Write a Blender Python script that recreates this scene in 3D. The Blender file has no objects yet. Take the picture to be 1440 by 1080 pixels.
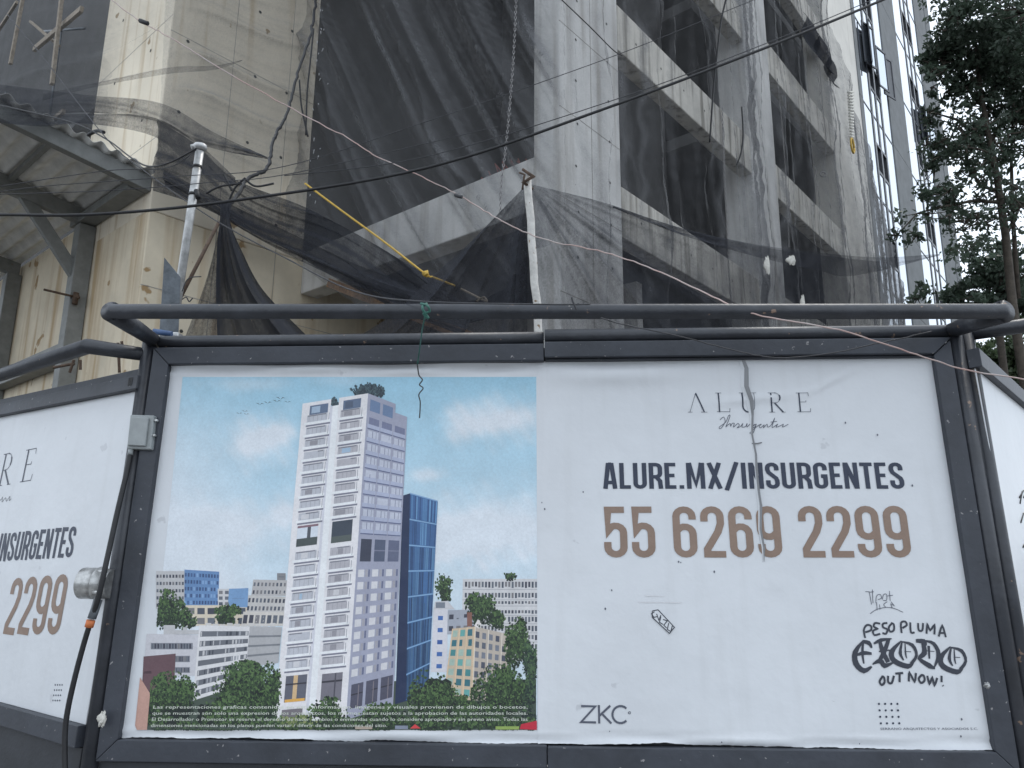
import bpy, math, random
import numpy as np
from mathutils import Vector, Matrix
random.seed(7); rng = np.random.default_rng(7)
sc = bpy.context.scene
COL = sc.collection
# ------------------------------------------------------------------ camera
FPX = 1047.0; CX, CY = 720.0, 540.0            # focal length in pixels of a 1440 x 1080 frame
_u = np.array([40.0, 4820.0, FPX]); _u /= np.linalg.norm(_u)      # world up seen by the camera (pitch 12 deg, slight roll)
_h = np.array([0, 0, 1.0]) - _u[2] * _u; _h /= np.linalg.norm(_h)
_r = np.cross(_u, _h)
RM = np.array([_r, _h, _u])                    # camera (right, up, forward) -> world
EYE = np.array([0.0, 0.0, 1.6])
cam_d = bpy.data.cameras.new('camera'); cam = bpy.data.objects.new('camera', cam_d); COL.objects.link(cam)
cam_d.sensor_fit = 'HORIZONTAL'; cam_d.sensor_width = 36.0; cam_d.lens = FPX * 36.0 / 1440.0
cam_d.clip_start = 0.05; cam_d.clip_end = 3000
cam.matrix_world = Matrix([[RM[i][0], RM[i][1], -RM[i][2], EYE[i]] for i in range(3)] + [[0, 0, 0, 1]])
sc.camera = cam
# ------------------------------------------------------------------ sky, sun, exposure
SUN_EL, SUN_AZ = math.radians(58), math.radians(52)     # azimuth clockwise from +Y: behind the building, to the right
wd = bpy.data.worlds.new('World'); sc.world = wd; wd.use_nodes = True
nt = wd.node_tree; nt.nodes.clear()
n_out = nt.nodes.new('ShaderNodeOutputWorld'); n_bg = nt.nodes.new('ShaderNodeBackground')
n_sky = nt.nodes.new('ShaderNodeTexSky'); n_sky.sky_type = 'NISHITA'; n_sky.sun_disc = False
n_sky.sun_elevation = SUN_EL; n_sky.sun_rotation = SUN_AZ; n_sky.air_density = 1.0; n_sky.dust_density = 2.0
n_tc = nt.nodes.new('ShaderNodeTexCoord'); n_no = nt.nodes.new('ShaderNodeTexNoise')
n_no.inputs['Scale'].default_value = 2.2; n_no.inputs['Detail'].default_value = 5
n_rmp = nt.nodes.new('ShaderNodeMapRange'); n_rmp.inputs[1].default_value = 0.3; n_rmp.inputs[2].default_value = 0.7
n_rmp.inputs[3].default_value = 0.88; n_rmp.inputs[4].default_value = 0.98
n_mx = nt.nodes.new('ShaderNodeMix'); n_mx.data_type = 'RGBA'
n_mx.inputs[7].default_value = (12.7, 14.0, 15.6, 1)      # thin bright overcast
nt.links.new(n_tc.outputs['Generated'], n_no.inputs['Vector']); nt.links.new(n_no.outputs[0], n_rmp.inputs[0])
nt.links.new(n_rmp.outputs[0], n_mx.inputs[0]); nt.links.new(n_sky.outputs[0], n_mx.inputs[6])
nt.links.new(n_mx.outputs[2], n_bg.inputs[0]); n_bg.inputs[1].default_value = 0.1
nt.links.new(n_bg.outputs[0], n_out.inputs[0])
sun_d = bpy.data.lights.new('sun', 'SUN'); sun_d.energy = 0.9; sun_d.angle = math.radians(14); sun_d.color = (1, 0.95, 0.88)
sun = bpy.data.objects.new('sun', sun_d); COL.objects.link(sun)
_sd = Vector((math.sin(SUN_AZ) * math.cos(SUN_EL), math.cos(SUN_AZ) * math.cos(SUN_EL), math.sin(SUN_EL)))
sun.rotation_euler = _sd.to_track_quat('Z', 'Y').to_euler(); sun.location = _sd * 60
sc.view_settings.view_transform = 'Standard'; sc.view_settings.look = 'None'
sc.view_settings.exposure = 0.12; sc.view_settings.gamma = 1.0; sc.view_settings.use_curve_mapping = False
sc.render.engine = 'CYCLES'; sc.cycles.transparent_max_bounces = 24; sc.cycles.max_bounces = 8

# ------------------------------------------------------------------ helpers
def ray(x, y): return RM @ np.array([x - CX, CY - y, FPX])
def atY(x, y, Y):
    d = ray(x, y); return EYE + d * (Y / d[1])
def onplane(x, y, P, n):
    d = ray(x, y); return EYE + d * (np.dot(np.array(P) - EYE, n) / np.dot(d, n))
def lin(c):
    return tuple((v / 12.92 if v <= 0.04045 else ((v + 0.055) / 1.055) ** 2.4) for v in (np.array(c, float) / 255.0))

class MB:
    """collects polygons (with optional vertex colours) and links them as one mesh object"""
    def __init__(s): s.v = []; s.f = []; s.c = []; s.smooth = []
    def poly(s, pts, col=None, smooth=False):
        b = len(s.v); s.v += [tuple(map(float, p)) for p in pts]; s.f.append(tuple(range(b, b + len(pts)))); s.smooth.append(smooth)
        if col is not None: s.c += [col] * len(pts)
    def box(s, o, ax, ay, az):
        o, ax, ay, az = map(np.array, (o, ax, ay, az))
        if np.dot(np.cross(ax, ay), az) < 0: ax, ay = ay, ax
        P = [o, o + ax, o + ax + ay, o + ay, o + az, o + ax + az, o + ax + ay + az, o + ay + az]
        b = len(s.v); s.v += [tuple(map(float, p)) for p in P]
        for q in ((0, 3, 2, 1), (4, 5, 6, 7), (0, 1, 5, 4), (1, 2, 6, 5), (2, 3, 7, 6), (3, 0, 4, 7)):
            s.f.append(tuple(b + i for i in q)); s.smooth.append(False)
    def prism(s, prof, d):
        """extrude polygon prof (3-D points) by vector d"""
        prof = [np.array(p, float) for p in prof]; d = np.array(d, float); n = len(prof); b = len(s.v)
        s.v += [tuple(p) for p in prof] + [tuple(p + d) for p in prof]
        s.f.append(tuple(range(b, b + n))); s.f.append(tuple(b + n + i for i in range(n))[::-1]); s.smooth += [False, False]
        for i in range(n):
            j = (i + 1) % n; s.f.append((b + i, b + n + i, b + n + j, b + j)); s.smooth.append(False)
    def tube(s, pts, r, n=10, cap=True):
        pts = [np.array(p, float) for p in pts]; rs = r if hasattr(r, '__len__') else [r] * len(pts)
        b = len(s.v); prev = None
        for i, p in enumerate(pts):
            t = pts[min(i + 1, len(pts) - 1)] - pts[max(i - 1, 0)]; t /= (np.linalg.norm(t) + 1e-12)
            if prev is None:
                a = np.array([0, 0, 1.0]) if abs(t[2]) < 0.9 else np.array([1.0, 0, 0])
            else: a = prev
            x = a - np.dot(a, t) * t; x /= (np.linalg.norm(x) + 1e-12); y = np.cross(t, x); prev = x
            k = 1.0
            if 0 < i < len(pts) - 1:
                d1 = pts[i] - pts[i - 1]; d2 = pts[i + 1] - pts[i]
                c = np.dot(d1, d2) / (np.linalg.norm(d1) * np.linalg.norm(d2) + 1e-12); k = 1 / max(0.6, math.sqrt(max(0.05, (1 + c) / 2)))
            for j in range(n):
                an = 2 * math.pi * j / n; s.v.append(tuple(p + rs[i] * k * (math.cos(an) * x + math.sin(an) * y)))
        for i in range(len(pts) - 1):
            for j in range(n):
                k = (j + 1) % n; s.f.append((b + i * n + j, b + i * n + k, b + (i + 1) * n + k, b + (i + 1) * n + j)); s.smooth.append(True)
        if cap:
            s.f.append(tuple(b + j for j in range(n))[::-1]); s.f.append(tuple(b + (len(pts) - 1) * n + j for j in range(n))); s.smooth += [False, False]
    def grid(s, P, smooth=True):
        """P[i][j] array of points"""
        P = np.asarray(P); a, c = P.shape[:2]; b = len(s.v); s.v += [tuple(q) for q in P.reshape(-1, 3)]
        for i in range(a - 1):
            for j in range(c - 1):
                s.f.append((b + i * c + j, b + i * c + j + 1, b + (i + 1) * c + j + 1, b + (i + 1) * c + j)); s.smooth.append(smooth)
    def build(s, name, mat, parent=None, bevel=0.0, attr=None):
        me = bpy.data.meshes.new(name); me.from_pydata(s.v, [], s.f); me.update()
        me.polygons.foreach_set('use_smooth', s.smooth)
        if s.c and len(s.c) == len(s.v):
            a = me.color_attributes.new('ink', 'FLOAT_COLOR', 'POINT')
            a.data.foreach_set('color', np.array([(c[0], c[1], c[2], 1.0) for c in s.c], np.float32).ravel())
        if attr is not None:
            a = me.attributes.new('dens', 'FLOAT', 'POINT'); a.data.foreach_set('value', np.asarray(attr, np.float32).ravel())
        o = bpy.data.objects.new(name, me); COL.objects.link(o)
        if mat: me.materials.append(mat)
        if parent is not None: o.parent = parent
        if bevel:
            m = o.modifiers.new('bevel', 'BEVEL'); m.width = bevel; m.segments = 2; m.limit_method = 'ANGLE'
        return o
def tag(o, label=None, cat=None, group=None, kind=None):
    if label: o['label'] = label
    if cat: o['category'] = cat
    if group: o['group'] = group
    if kind: o['kind'] = kind
    return o
def empty(name, label=None, cat=None, group=None, loc=(0, 0, 0)):
    o = bpy.data.objects.new(name, None); COL.objects.link(o); o.empty_display_size = 0.2
    o.location = tuple(map(float, loc)); return tag(o, label, cat, group)
def adopt(parent):
    """parts are modelled in world space: undo the parent's own offset"""
    bpy.context.view_layer.update()
    inv = parent.matrix_world.inverted()
    for c in parent.children: c.matrix_parent_inverse = inv
# ------------------------------------------------------------------ materials
def mat(name, col, rough=0.6, var=0.15, scale=4.0, col2=None, bump=0.0, bscale=40.0, metal=0.0, streak=None, spots=None):
    m = bpy.data.materials.new(name); m.use_nodes = True; t = m.node_tree; N = t.nodes; L = t.links
    b = N['Principled BSDF']; b.inputs['Roughness'].default_value = rough; b.inputs['Metallic'].default_value = metal
    tc = N.new('ShaderNodeTexCoord'); no = N.new('ShaderNodeTexNoise'); no.inputs['Scale'].default_value = scale
    no.inputs['Detail'].default_value = 8; no.inputs['Roughness'].default_value = 0.65
    L.new(tc.outputs['Object'], no.inputs['Vector'])
    mr = N.new('ShaderNodeMapRange'); mr.inputs[1].default_value = 0.3; mr.inputs[2].default_value = 0.7; L.new(no.outputs[0], mr.inputs[0])
    mx = N.new('ShaderNodeMix'); mx.data_type = 'RGBA'
    c2 = col2 or tuple(c * (1 - 2 * var) for c in col); c1 = col if col2 else tuple(min(1, c * (1 + var)) for c in col)
    mx.inputs[6].default_value = (*c1, 1); mx.inputs[7].default_value = (*c2, 1); L.new(mr.outputs[0], mx.inputs[0])
    out = mx.outputs[2]
    if streak:      # vertical water stains: noise stretched along z
        mp = N.new('ShaderNodeMapping'); mp.inputs['Scale'].default_value = (streak[1], streak[1], streak[1] * 0.06)
        L.new(tc.outputs['Object'], mp.inputs[0]); n2 = N.new('ShaderNodeTexNoise'); n2.inputs['Scale'].default_value = 1.0
        n2.inputs['Detail'].default_value = 6; L.new(mp.outputs[0], n2.inputs['Vector'])
        r2 = N.new('ShaderNodeMapRange'); r2.inputs[1].default_value = streak[2]; r2.inputs[2].default_value = streak[2] + 0.2; r2.inputs[4].default_value = streak[3]
        L.new(n2.outputs[0], r2.inputs[0])
        m2 = N.new('ShaderNodeMix'); m2.data_type = 'RGBA'; m2.inputs[7].default_value = (*streak[0], 1)
        L.new(r2.outputs[0], m2.inputs[0]); L.new(out, m2.inputs[6]); out = m2.outputs[2]
    if spots:       # chips, splashes
        n3 = N.new('ShaderNodeTexNoise'); n3.inputs['Scale'].default_value = spots[1]; n3.inputs['Detail'].default_value = 3
        L.new(tc.outputs['Object'], n3.inputs['Vector']); r3 = N.new('ShaderNodeMapRange')
        r3.inputs[1].default_value = spots[2]; r3.inputs[2].default_value = spots[2] + 0.03; L.new(n3.outputs[0], r3.inputs[0])
        m3 = N.new('ShaderNodeMix'); m3.data_type = 'RGBA'; m3.inputs[7].default_value = (*spots[0], 1)
        L.new(r3.outputs[0], m3.inputs[0]); L.new(out, m3.inputs[6]); out = m3.outputs[2]
    L.new(out, b.inputs['Base Color'])
    if bump:
        nb = N.new('ShaderNodeTexNoise'); nb.inputs['Scale'].default_value = bscale; nb.inputs['Detail'].default_value = 4
        L.new(tc.outputs['Object'], nb.inputs['Vector'])
        bp = N.new('ShaderNodeBump'); bp.inputs['Strength'].default_value = bump; bp.inputs['Distance'].default_value = 0.02
        L.new(nb.outputs[0], bp.inputs['Height']); L.new(bp.outputs[0], b.inputs['Normal'])
    return m
def net_mat(name, col, cover, streak_scale=3.0, trans=0.35):
    m = bpy.data.materials.new(name); m.use_nodes = True; t = m.node_tree; N = t.nodes; L = t.links; N.clear()
    o = N.new('ShaderNodeOutputMaterial'); tr = N.new('ShaderNodeBsdfTransparent'); di = N.new('ShaderNodeBsdfDiffuse'); tl = N.new('ShaderNodeBsdfTranslucent')
    di.inputs[0].default_value = (*col, 1); tl.inputs[0].default_value = (*col, 1)
    ms = N.new('ShaderNodeMixShader'); ms.inputs[0].default_value = trans; L.new(di.outputs[0], ms.inputs[1]); L.new(tl.outputs[0], ms.inputs[2])
    at = N.new('ShaderNodeAttribute'); at.attribute_name = 'dens'
    tc = N.new('ShaderNodeTexCoord'); no = N.new('ShaderNodeTexNoise'); no.inputs['Scale'].default_value = streak_scale; no.inputs['Detail'].default_value = 7
    L.new(tc.outputs['Object'], no.inputs['Vector'])
    mr = N.new('ShaderNodeMapRange'); mr.inputs[1].default_value = 0.3; mr.inputs[2].default_value = 0.7; mr.inputs[3].default_value = cover * 0.82; mr.inputs[4].default_value = cover * 1.18
    L.new(no.outputs[0], mr.inputs[0])
    nw = N.new('ShaderNodeTexNoise'); nw.inputs['Scale'].default_value = 38; nw.inputs['Detail'].default_value = 4; nw.inputs['Roughness'].default_value = .8; L.new(tc.outputs['Object'], nw.inputs['Vector'])
    rw = N.new('ShaderNodeMapRange'); rw.inputs[1].default_value = .3; rw.inputs[2].default_value = .7; rw.inputs[3].default_value = .6; rw.inputs[4].default_value = 1.4; L.new(nw.outputs[0], rw.inputs[0])
    mw = N.new('ShaderNodeMath'); mw.operation = 'MULTIPLY'; L.new(at.outputs['Fac'], mw.inputs[0]); L.new(rw.outputs[0], mw.inputs[1])
    # threads per unit area seen: one layer lets (1-c) through, bunched cloth (1-c)^dens
    s1 = N.new('ShaderNodeMath'); s1.operation = 'SUBTRACT'; s1.inputs[0].default_value = 1.0; L.new(mr.outputs[0], s1.inputs[1])
    pw = N.new('ShaderNodeMath'); pw.operation = 'POWER'; L.new(s1.outputs[0], pw.inputs[0]); L.new(mw.outputs[0], pw.inputs[1])
    s2 = N.new('ShaderNodeMath'); s2.operation = 'SUBTRACT'; s2.inputs[0].default_value = 1.0; L.new(pw.outputs[0], s2.inputs[1])
    mm = N.new('ShaderNodeMixShader'); L.new(s2.outputs[0], mm.inputs[0]); L.new(tr.outputs[0], mm.inputs[1]); L.new(ms.outputs[0], mm.inputs[2])
    L.new(mm.outputs[0], o.inputs[0]); return m

M = {}
M['frame'] = mat('charcoal_paint', (0.040, 0.045, 0.057), 0.5, 0.18, 3.0, bump=0.12, bscale=22, spots=((0.26, 0.25, 0.25), 30, 0.70))
M['pipe'] = mat('charcoal_pipe_paint', (0.036, 0.039, 0.047), 0.42, 0.2, 5.0, bump=0.15, bscale=30, spots=((0.22, 0.15, 0.11), 16, 0.70))
M['base'] = mat('charcoal_board', (0.030, 0.033, 0.040), 0.55, 0.3, 2.0, bump=0.1)
M['vinyl'] = mat('white_vinyl', (0.665, 0.68, 0.70), 0.38, 0.035, 1.1, bump=0.34, bscale=5, spots=((0.55, 0.56, 0.58), 7, 0.72), streak=((0.58, 0.59, 0.60), 9.0, 0.55, 0.4))
M['vinyl_back_shade'] = mat('shaded_grey_vinyl', (0.24, 0.245, 0.255), 0.5, 0.1, 2)  # back of the vinyl, its shade put into the grey
M['concrete'] = mat('fair_faced_concrete', (0.62, 0.61, 0.59), 0.85, 0.10, 0.9, bump=0.2, bscale=14, streak=((0.26, 0.235, 0.20), 4.0, 0.53, 0.6), spots=((0.2, 0.19, 0.18), 16, 0.76))
M['spandrel'] = mat('stained_concrete', (0.62, 0.59, 0.53), 0.85, 0.12, 1.4, bump=0.25, bscale=18, streak=((0.13, 0.115, 0.09), 6.0, 0.49, 0.85))
M['cream'] = mat('cream_concrete', (0.74, 0.66, 0.53), 0.85, 0.06, 0.8, bump=0.15, bscale=12, streak=((0.42, 0.30, 0.16), 5.0, 0.53, 0.62), spots=((0.34, 0.25, 0.15), 3.1, 0.70))
M['wallcream'] = mat('stained_cream_wall', (0.72, 0.63, 0.48), 0.85, 0.09, 0.9, bump=0.2, bscale=12, streak=((0.40, 0.26, 0.12), 3.6, 0.50, 0.75), spots=((0.36, 0.24, 0.12), 2.3, 0.66))
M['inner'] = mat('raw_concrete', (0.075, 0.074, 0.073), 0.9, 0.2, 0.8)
M['mirror'] = None
M['steel'] = mat('grey_painted_steel', (0.215, 0.22, 0.21), 0.6, 0.12, 5, bump=0.05, spots=((0.2, 0.1, 0.05), 7, 0.74))
M['sheet'] = mat('galvanised_sheet', (0.74, 0.73, 0.69), 0.7, 0.12, 3)
M['galv'] = mat('galvanised_pipe', (0.55, 0.55, 0.54), 0.42, 0.2, 12, metal=0.55, bump=0.1)
M['zinc'] = mat('weathered_zinc', (0.17, 0.19, 0.21), 0.5, 0.25, 9, metal=0.4, bump=0.1)
M['wood'] = mat('raw_pine', (0.36, 0.21, 0.11), 0.8, 0.25, 14, bump=0.3, bscale=40, streak=((0.2, 0.1, 0.05), 30, 0.5, 0.6))
M['greywood'] = mat('weathered_wood', (0.38, 0.32, 0.25), 0.85, 0.2, 10)
M['whitepole'] = mat('whitewashed_pole', (0.62, 0.60, 0.56), 0.8, 0.12, 12, bump=0.5, bscale=30, spots=((0.25, 0.17, 0.1), 18, 0.66))
M['black'] = mat('black_rubber', (0.015, 0.015, 0.017), 0.55, 0.2, 20)
M['darkwire'] = mat('dark_wire', (0.05, 0.05, 0.055), 0.6, 0.2, 20)
M['pinkwire'] = mat('faded_red_wire', (0.48, 0.28, 0.24), 0.6, 0.1, 5, col2=(0.50, 0.46, 0.44))
M['whitewire'] = mat('white_wire', (0.55, 0.55, 0.56), 0.6, 0.1, 20)
M['greenwire'] = mat('green_wire', (0.03, 0.13, 0.10), 0.6, 0.2, 20)
M['yellow'] = mat('yellow_rope', (0.62, 0.40, 0.07), 0.7, 0.15, 40)
M['chain'] = mat('rusty_chain', (0.30, 0.29, 0.29), 0.5, 0.3, 30, metal=0.3)
M['boxgrey'] = mat('grey_plastic', (0.30, 0.32, 0.32), 0.45, 0.08, 12, bump=0.03)
M['alu'] = mat('scuffed_aluminium', (0.50, 0.50, 0.49), 0.35, 0.25, 16, metal=0.7, bump=0.1)
M['putty'] = mat('white_plaster_lump', (0.66, 0.64, 0.58), 0.9, 0.12, 25, bump=0.6, bscale=60)
M['orange'] = mat('orange_tape', (0.55, 0.16, 0.05), 0.6, 0.1, 20)
M['pale'] = mat('pale_render', (0.72, 0.69, 0.63), 0.9, 0.06, 1.2, bump=0.1, streak=((0.4, 0.36, 0.3), 5, 0.6, 0.4))
M['pilaster'] = mat('stone_cladding', (0.20, 0.21, 0.215), 0.9, 0.1, 2)
M['mullion'] = mat('dark_aluminium', (0.07, 0.075, 0.085), 0.4, 0.15, 6)
M['bark'] = mat('bark', (0.09, 0.075, 0.06), 0.9, 0.25, 8, bump=0.4)
M['seam'] = mat('darker_seam_concrete', (0.34, 0.32, 0.29), 0.9, 0.25, 1.5)  # form joint strips, slightly darker concrete
M['hole'] = mat('form_tie_hole', (0.05, 0.048, 0.045), 0.9)
M['rust'] = mat('rusted_bar', (0.10, 0.065, 0.045), 0.85, 0.25, 20)
M['brick'] = mat('red_plastic_mesh', (0.20, 0.05, 0.04), 0.7, 0.2, 10)
M['ground'] = mat('asphalt', (0.055, 0.055, 0.056), 0.9, 0.2, 2, bump=0.2, bscale=60)
M['pave'] = mat('pavement_concrete', (0.30, 0.29, 0.28), 0.9, 0.12, 1.5, bump=0.15, bscale=50)
def leaf_mat(name, c):
    m = mat(name, c, 0.5, 0.3, 1.1); t = m.node_tree; b = t.nodes['Principled BSDF']; src = b.inputs['Base Color'].links[0].from_socket
    tl = t.nodes.new('ShaderNodeBsdfTranslucent'); mx = t.nodes.new('ShaderNodeMixShader'); mx.inputs[0].default_value = 0.4; t.links.new(src, tl.inputs[0])
    t.links.new(b.outputs[0], mx.inputs[1]); t.links.new(tl.outputs[0], mx.inputs[2]); t.links.new(mx.outputs[0], t.nodes['Material Output'].inputs[0]); return m
M['leaf'] = leaf_mat('leaf', (0.085, 0.12, 0.085)); M['leaf2'] = leaf_mat('leaf_light', (0.085, 0.12, 0.06))
def glass_mat():
    m = bpy.data.materials.new('mirror_glass'); m.use_nodes = True; b = m.node_tree.nodes['Principled BSDF']
    b.inputs['Base Color'].default_value = (0.56, 0.61, 0.67, 1); b.inputs['Metallic'].default_value = 0.9; b.inputs['Roughness'].default_value = 0.04
    return m
M['mirror'] = glass_mat()
M['net'] = net_mat('debris_net', (0.22, 0.222, 0.23), 0.19)
M['netdark'] = net_mat('dark_debris_net', (0.055, 0.058, 0.068), 0.60, 2.0)
def ink_mat():
    m = bpy.data.materials.new('printed_vinyl'); m.use_nodes = True; t = m.node_tree; b = t.nodes['Principled BSDF']; b.inputs['Roughness'].default_value = 0.42
    a = t.nodes.new('ShaderNodeVertexColor'); a.layer_name = 'ink'; tc0 = t.nodes.new('ShaderNodeTexCoord'); prev = a.outputs[0]
    for sc_, amt in ((7.0, 0.05), (60.0, 0.05), (240.0, 0.045)):        # mottled, grainy old print
        nn = t.nodes.new('ShaderNodeTexNoise'); nn.inputs['Scale'].default_value = sc_; nn.inputs['Detail'].default_value = 3; t.links.new(tc0.outputs['Object'], nn.inputs['Vector'])
        mr = t.nodes.new('ShaderNodeMapRange'); mr.inputs[1].default_value = .3; mr.inputs[2].default_value = .7; mr.inputs[3].default_value = 1 - amt; mr.inputs[4].default_value = 1 + amt; t.links.new(nn.outputs[0], mr.inputs[0])
        vm = t.nodes.new('ShaderNodeVectorMath'); vm.operation = 'SCALE'; t.links.new(prev, vm.inputs[0]); t.links.new(mr.outputs[0], vm.inputs['Scale']); prev = vm.outputs[0]
    t.links.new(prev, b.inputs['Base Color'])
    tc = t.nodes.new('ShaderNodeTexCoord'); nb = t.nodes.new('ShaderNodeTexNoise'); nb.inputs['Scale'].default_value = 6; nb.inputs['Detail'].default_value = 4
    t.links.new(tc.outputs['Object'], nb.inputs['Vector']); bp = t.nodes.new('ShaderNodeBump'); bp.inputs['Strength'].default_value = 0.30; bp.inputs['Distance'].default_value = 0.02
    t.links.new(nb.outputs[0], bp.inputs['Height']); t.links.new(bp.outputs[0], b.inputs['Normal']); return m
M['ink'] = ink_mat()
# ------------------------------------------------------------------ setting: ground, pavement
g = MB(); g.poly([(-600, -600, -.36), (600, -600, -.36), (600, 900, -.36), (-600, 900, -.36)]); tag(g.build('road', M['ground']), kind='structure')
g = MB(); g.prism([(-40, 1.9, -.356), (40, 1.9, -.356), (40, 9, -.356), (-40, 9, -.356)], (0, 0, 0.13)); tag(g.build('pavement', M['pave'], bevel=0.02), kind='structure')
# ------------------------------------------------------------------ building under construction; plan frame s (along the right facade), t (along the left facade)
D1 = np.array([0.649, 0.7608, 0]); D1 /= np.linalg.norm(D1); D2 = np.array([-D1[1], D1[0], 0]); CN = np.array([0.68, 10.0, 0]); UZ = np.array([0, 0, 1.0])
def ST(s, t, z): return CN + s * D1 + t * D2 + z * UZ
def st_box(mb, s0, s1, t0, t1, z0, z1): mb.box(ST(s0, t0, z0), D1 * (s1 - s0), D2 * (t1 - t0), UZ * (z1 - z0))
def on_t(x, y, t): return onplane(x, y, ST(0, t, 0), D2)
def on_s(x, y, s): return onplane(x, y, ST(s, 0, 0), D1)
def s_of(P): return float(np.dot(P - CN, D1))
def t_of(P): return float(np.dot(P - CN, D2))
TB, SA = 6.5, -3.07
bld = empty('unfinished_building', 'bare concrete building under construction behind the advertising hoarding, draped in black netting', 'building', loc=ST(8, 6, 0))
def bpart(name, material, *args, bevel=0.02, label=None):
    m = MB(); st_box(m, *args); o = m.build(name, material, bld, bevel=bevel)
    if label: o['label'] = label
    return o
COLS = [(0.0, 1.68), (7.35, 8.9), (14.1, 18.0)]; FL = [(3.05, 3.95), (6.5, 7.4), (9.95, 10.85), (13.4, 14.3), (16.85, 17.75), (20.3, 21.2)]
for i, (a, b) in enumerate(COLS):
    bpart('column', M['concrete'] if i < 2 else M['pale'], a, b, 0.0, 0.5 if i == 0 else 0.7, -.4, 24)
for z0, z1 in FL:
    for (a, b) in ((1.68, 7.35), (8.9, 14.1)):
        bpart('spandrel_beam', M['spandrel'], a, b, 0.003, 0.30, z0, z1)
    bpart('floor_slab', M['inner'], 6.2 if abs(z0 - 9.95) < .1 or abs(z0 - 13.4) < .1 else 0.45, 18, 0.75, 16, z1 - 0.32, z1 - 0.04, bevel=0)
# left facade: sill beam, tall opening, upper beam
bpart('sill_beam', M['concrete'], 0.004, 0.42, 0.5, TB, 6.5, 7.38)
bpart('sill_beam', M['concrete'], 0.004, 0.42, 0.5, TB, 14.4, 15.3)
bpart('timber_strip', M['wood'], 0.1, 0.2, 0.503, 0.56, 7.385, 14.3, bevel=0)
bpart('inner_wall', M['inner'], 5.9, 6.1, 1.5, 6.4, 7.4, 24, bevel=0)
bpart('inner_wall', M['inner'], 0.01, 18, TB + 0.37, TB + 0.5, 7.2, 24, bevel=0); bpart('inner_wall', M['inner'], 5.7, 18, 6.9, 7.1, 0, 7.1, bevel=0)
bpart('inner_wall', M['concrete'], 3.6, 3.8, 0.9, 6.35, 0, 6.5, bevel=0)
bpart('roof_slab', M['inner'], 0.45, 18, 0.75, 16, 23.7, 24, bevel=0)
# left wing: corner column, low wall running in under the slab
bpart('corner_column', M['cream'], SA, 0.0, TB, 9.85, 7.2, 26, label='cream stained corner column with one netted grey side')
bpart('low_wall', M['wallcream'], SA, 5.6, TB + 0.004, 6.86, -.4, 7.196)
bpart('low_wall', M['wallcream'], SA + 0.003, SA + 0.35, 6.862, 17, -.4, 7.8)
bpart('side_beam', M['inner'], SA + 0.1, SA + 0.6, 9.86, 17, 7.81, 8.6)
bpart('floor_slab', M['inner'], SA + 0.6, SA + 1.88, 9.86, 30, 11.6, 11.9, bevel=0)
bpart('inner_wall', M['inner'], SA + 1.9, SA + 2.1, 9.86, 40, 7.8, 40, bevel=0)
bpart('opening_shadow_wall', M['inner'], SA + 0.005, SA + 0.01, 9.9, 16.5, -.4, 4.45, bevel=0).name = 'opening_shade_panel'  # thin dark sheet painted as the shaded opening under the wall beam
# form-tie holes, joined: too small to pick apart
h = MB()
def disc(P, ax, ay, n, r=0.035):
    P = np.array(P) + n * 0.004; h.poly([P + r * (math.cos(k * math.pi / 3) * ax + math.sin(k * math.pi / 3) * ay) for k in range(6)])
for z in np.arange(7.75, 16, 1.46):
    for s in (-2.75, -1.4, -0.65): disc(ST(s + rng.normal(0, .02), TB, z), D1, UZ, -D2)
    for t in (7.3, 8.9): disc(ST(SA, t, z), D2, UZ, -D1)
for z in np.arange(4.3, 22, 0.73):
    for s in (0.45, 1.35): disc(ST(s + rng.normal(0, .02), 0, z + (0.1 if s > 1 else 0)), D1, UZ, -D2, 0.025)
for z0, z1 in FL[1:4]:
    for s in np.arange(2.3, 13, 0.9):
        if 7 < s < 9.2: continue
        disc(ST(s, 0.003, (z0 + z1) / 2), D1, UZ, -D2, 0.025)
for s in (-2.3, -1.1, 0.4, 1.6): disc(ST(s, TB + 0.004, 5.2), D1, UZ, -D2)
tag(h.build('tie_hole', M['hole'], bld), kind='stuff')
fs = MB()
for s in (0.83,): st_box(fs, s, s + .012, -0.0025, 0.01, -.3, 23.9)
for z in np.arange(2.2, 23, 1.46): st_box(fs, 0.002, 1.678, -0.002, 0.01, z, z + .012)
for z in np.arange(3.4, 25, 2.44): st_box(fs, SA + .002, -.002, TB - 0.002, TB + .01, z, z + .012)
for s in (-1.85, -.62): st_box(fs, s, s + .010, TB - 0.0025, TB + .01, -.3, 25)
for z in np.arange(3.4, 7, 2.44): st_box(fs, .01, 5.5, TB + 0.002, TB + .01, z, z + .012)
for z in np.arange(8.6, 25, 2.44): st_box(fs, SA - .002, SA + .01, TB + .01, 9.8, z, z + .012)
tag(fs.build('formwork_seam', M['seam'], bld), kind='stuff')
# reddish safety mesh on the sill, seen dimly through the net
m = MB()
for k in range(26):
    t = 0.75 + k * 0.16; m.tube([ST(0.3 + rng.normal(0, .05), t, 7.38), ST(0.3, t + 0.15, 7.38 + 0.30 * math.exp(-((k - 3) / 4) ** 2) + 0.06)], 0.012, 4)
    m.tube([ST(0.3, t, 7.42 + 0.03 * (k % 6)), ST(0.3, t + 0.17, 7.42 + 0.03 * ((k + 1) % 6) + 0.2 * math.exp(-((k - 3) / 4) ** 2))], 0.012, 4)
m.build('safety_mesh', M['brick'], bld)
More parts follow.
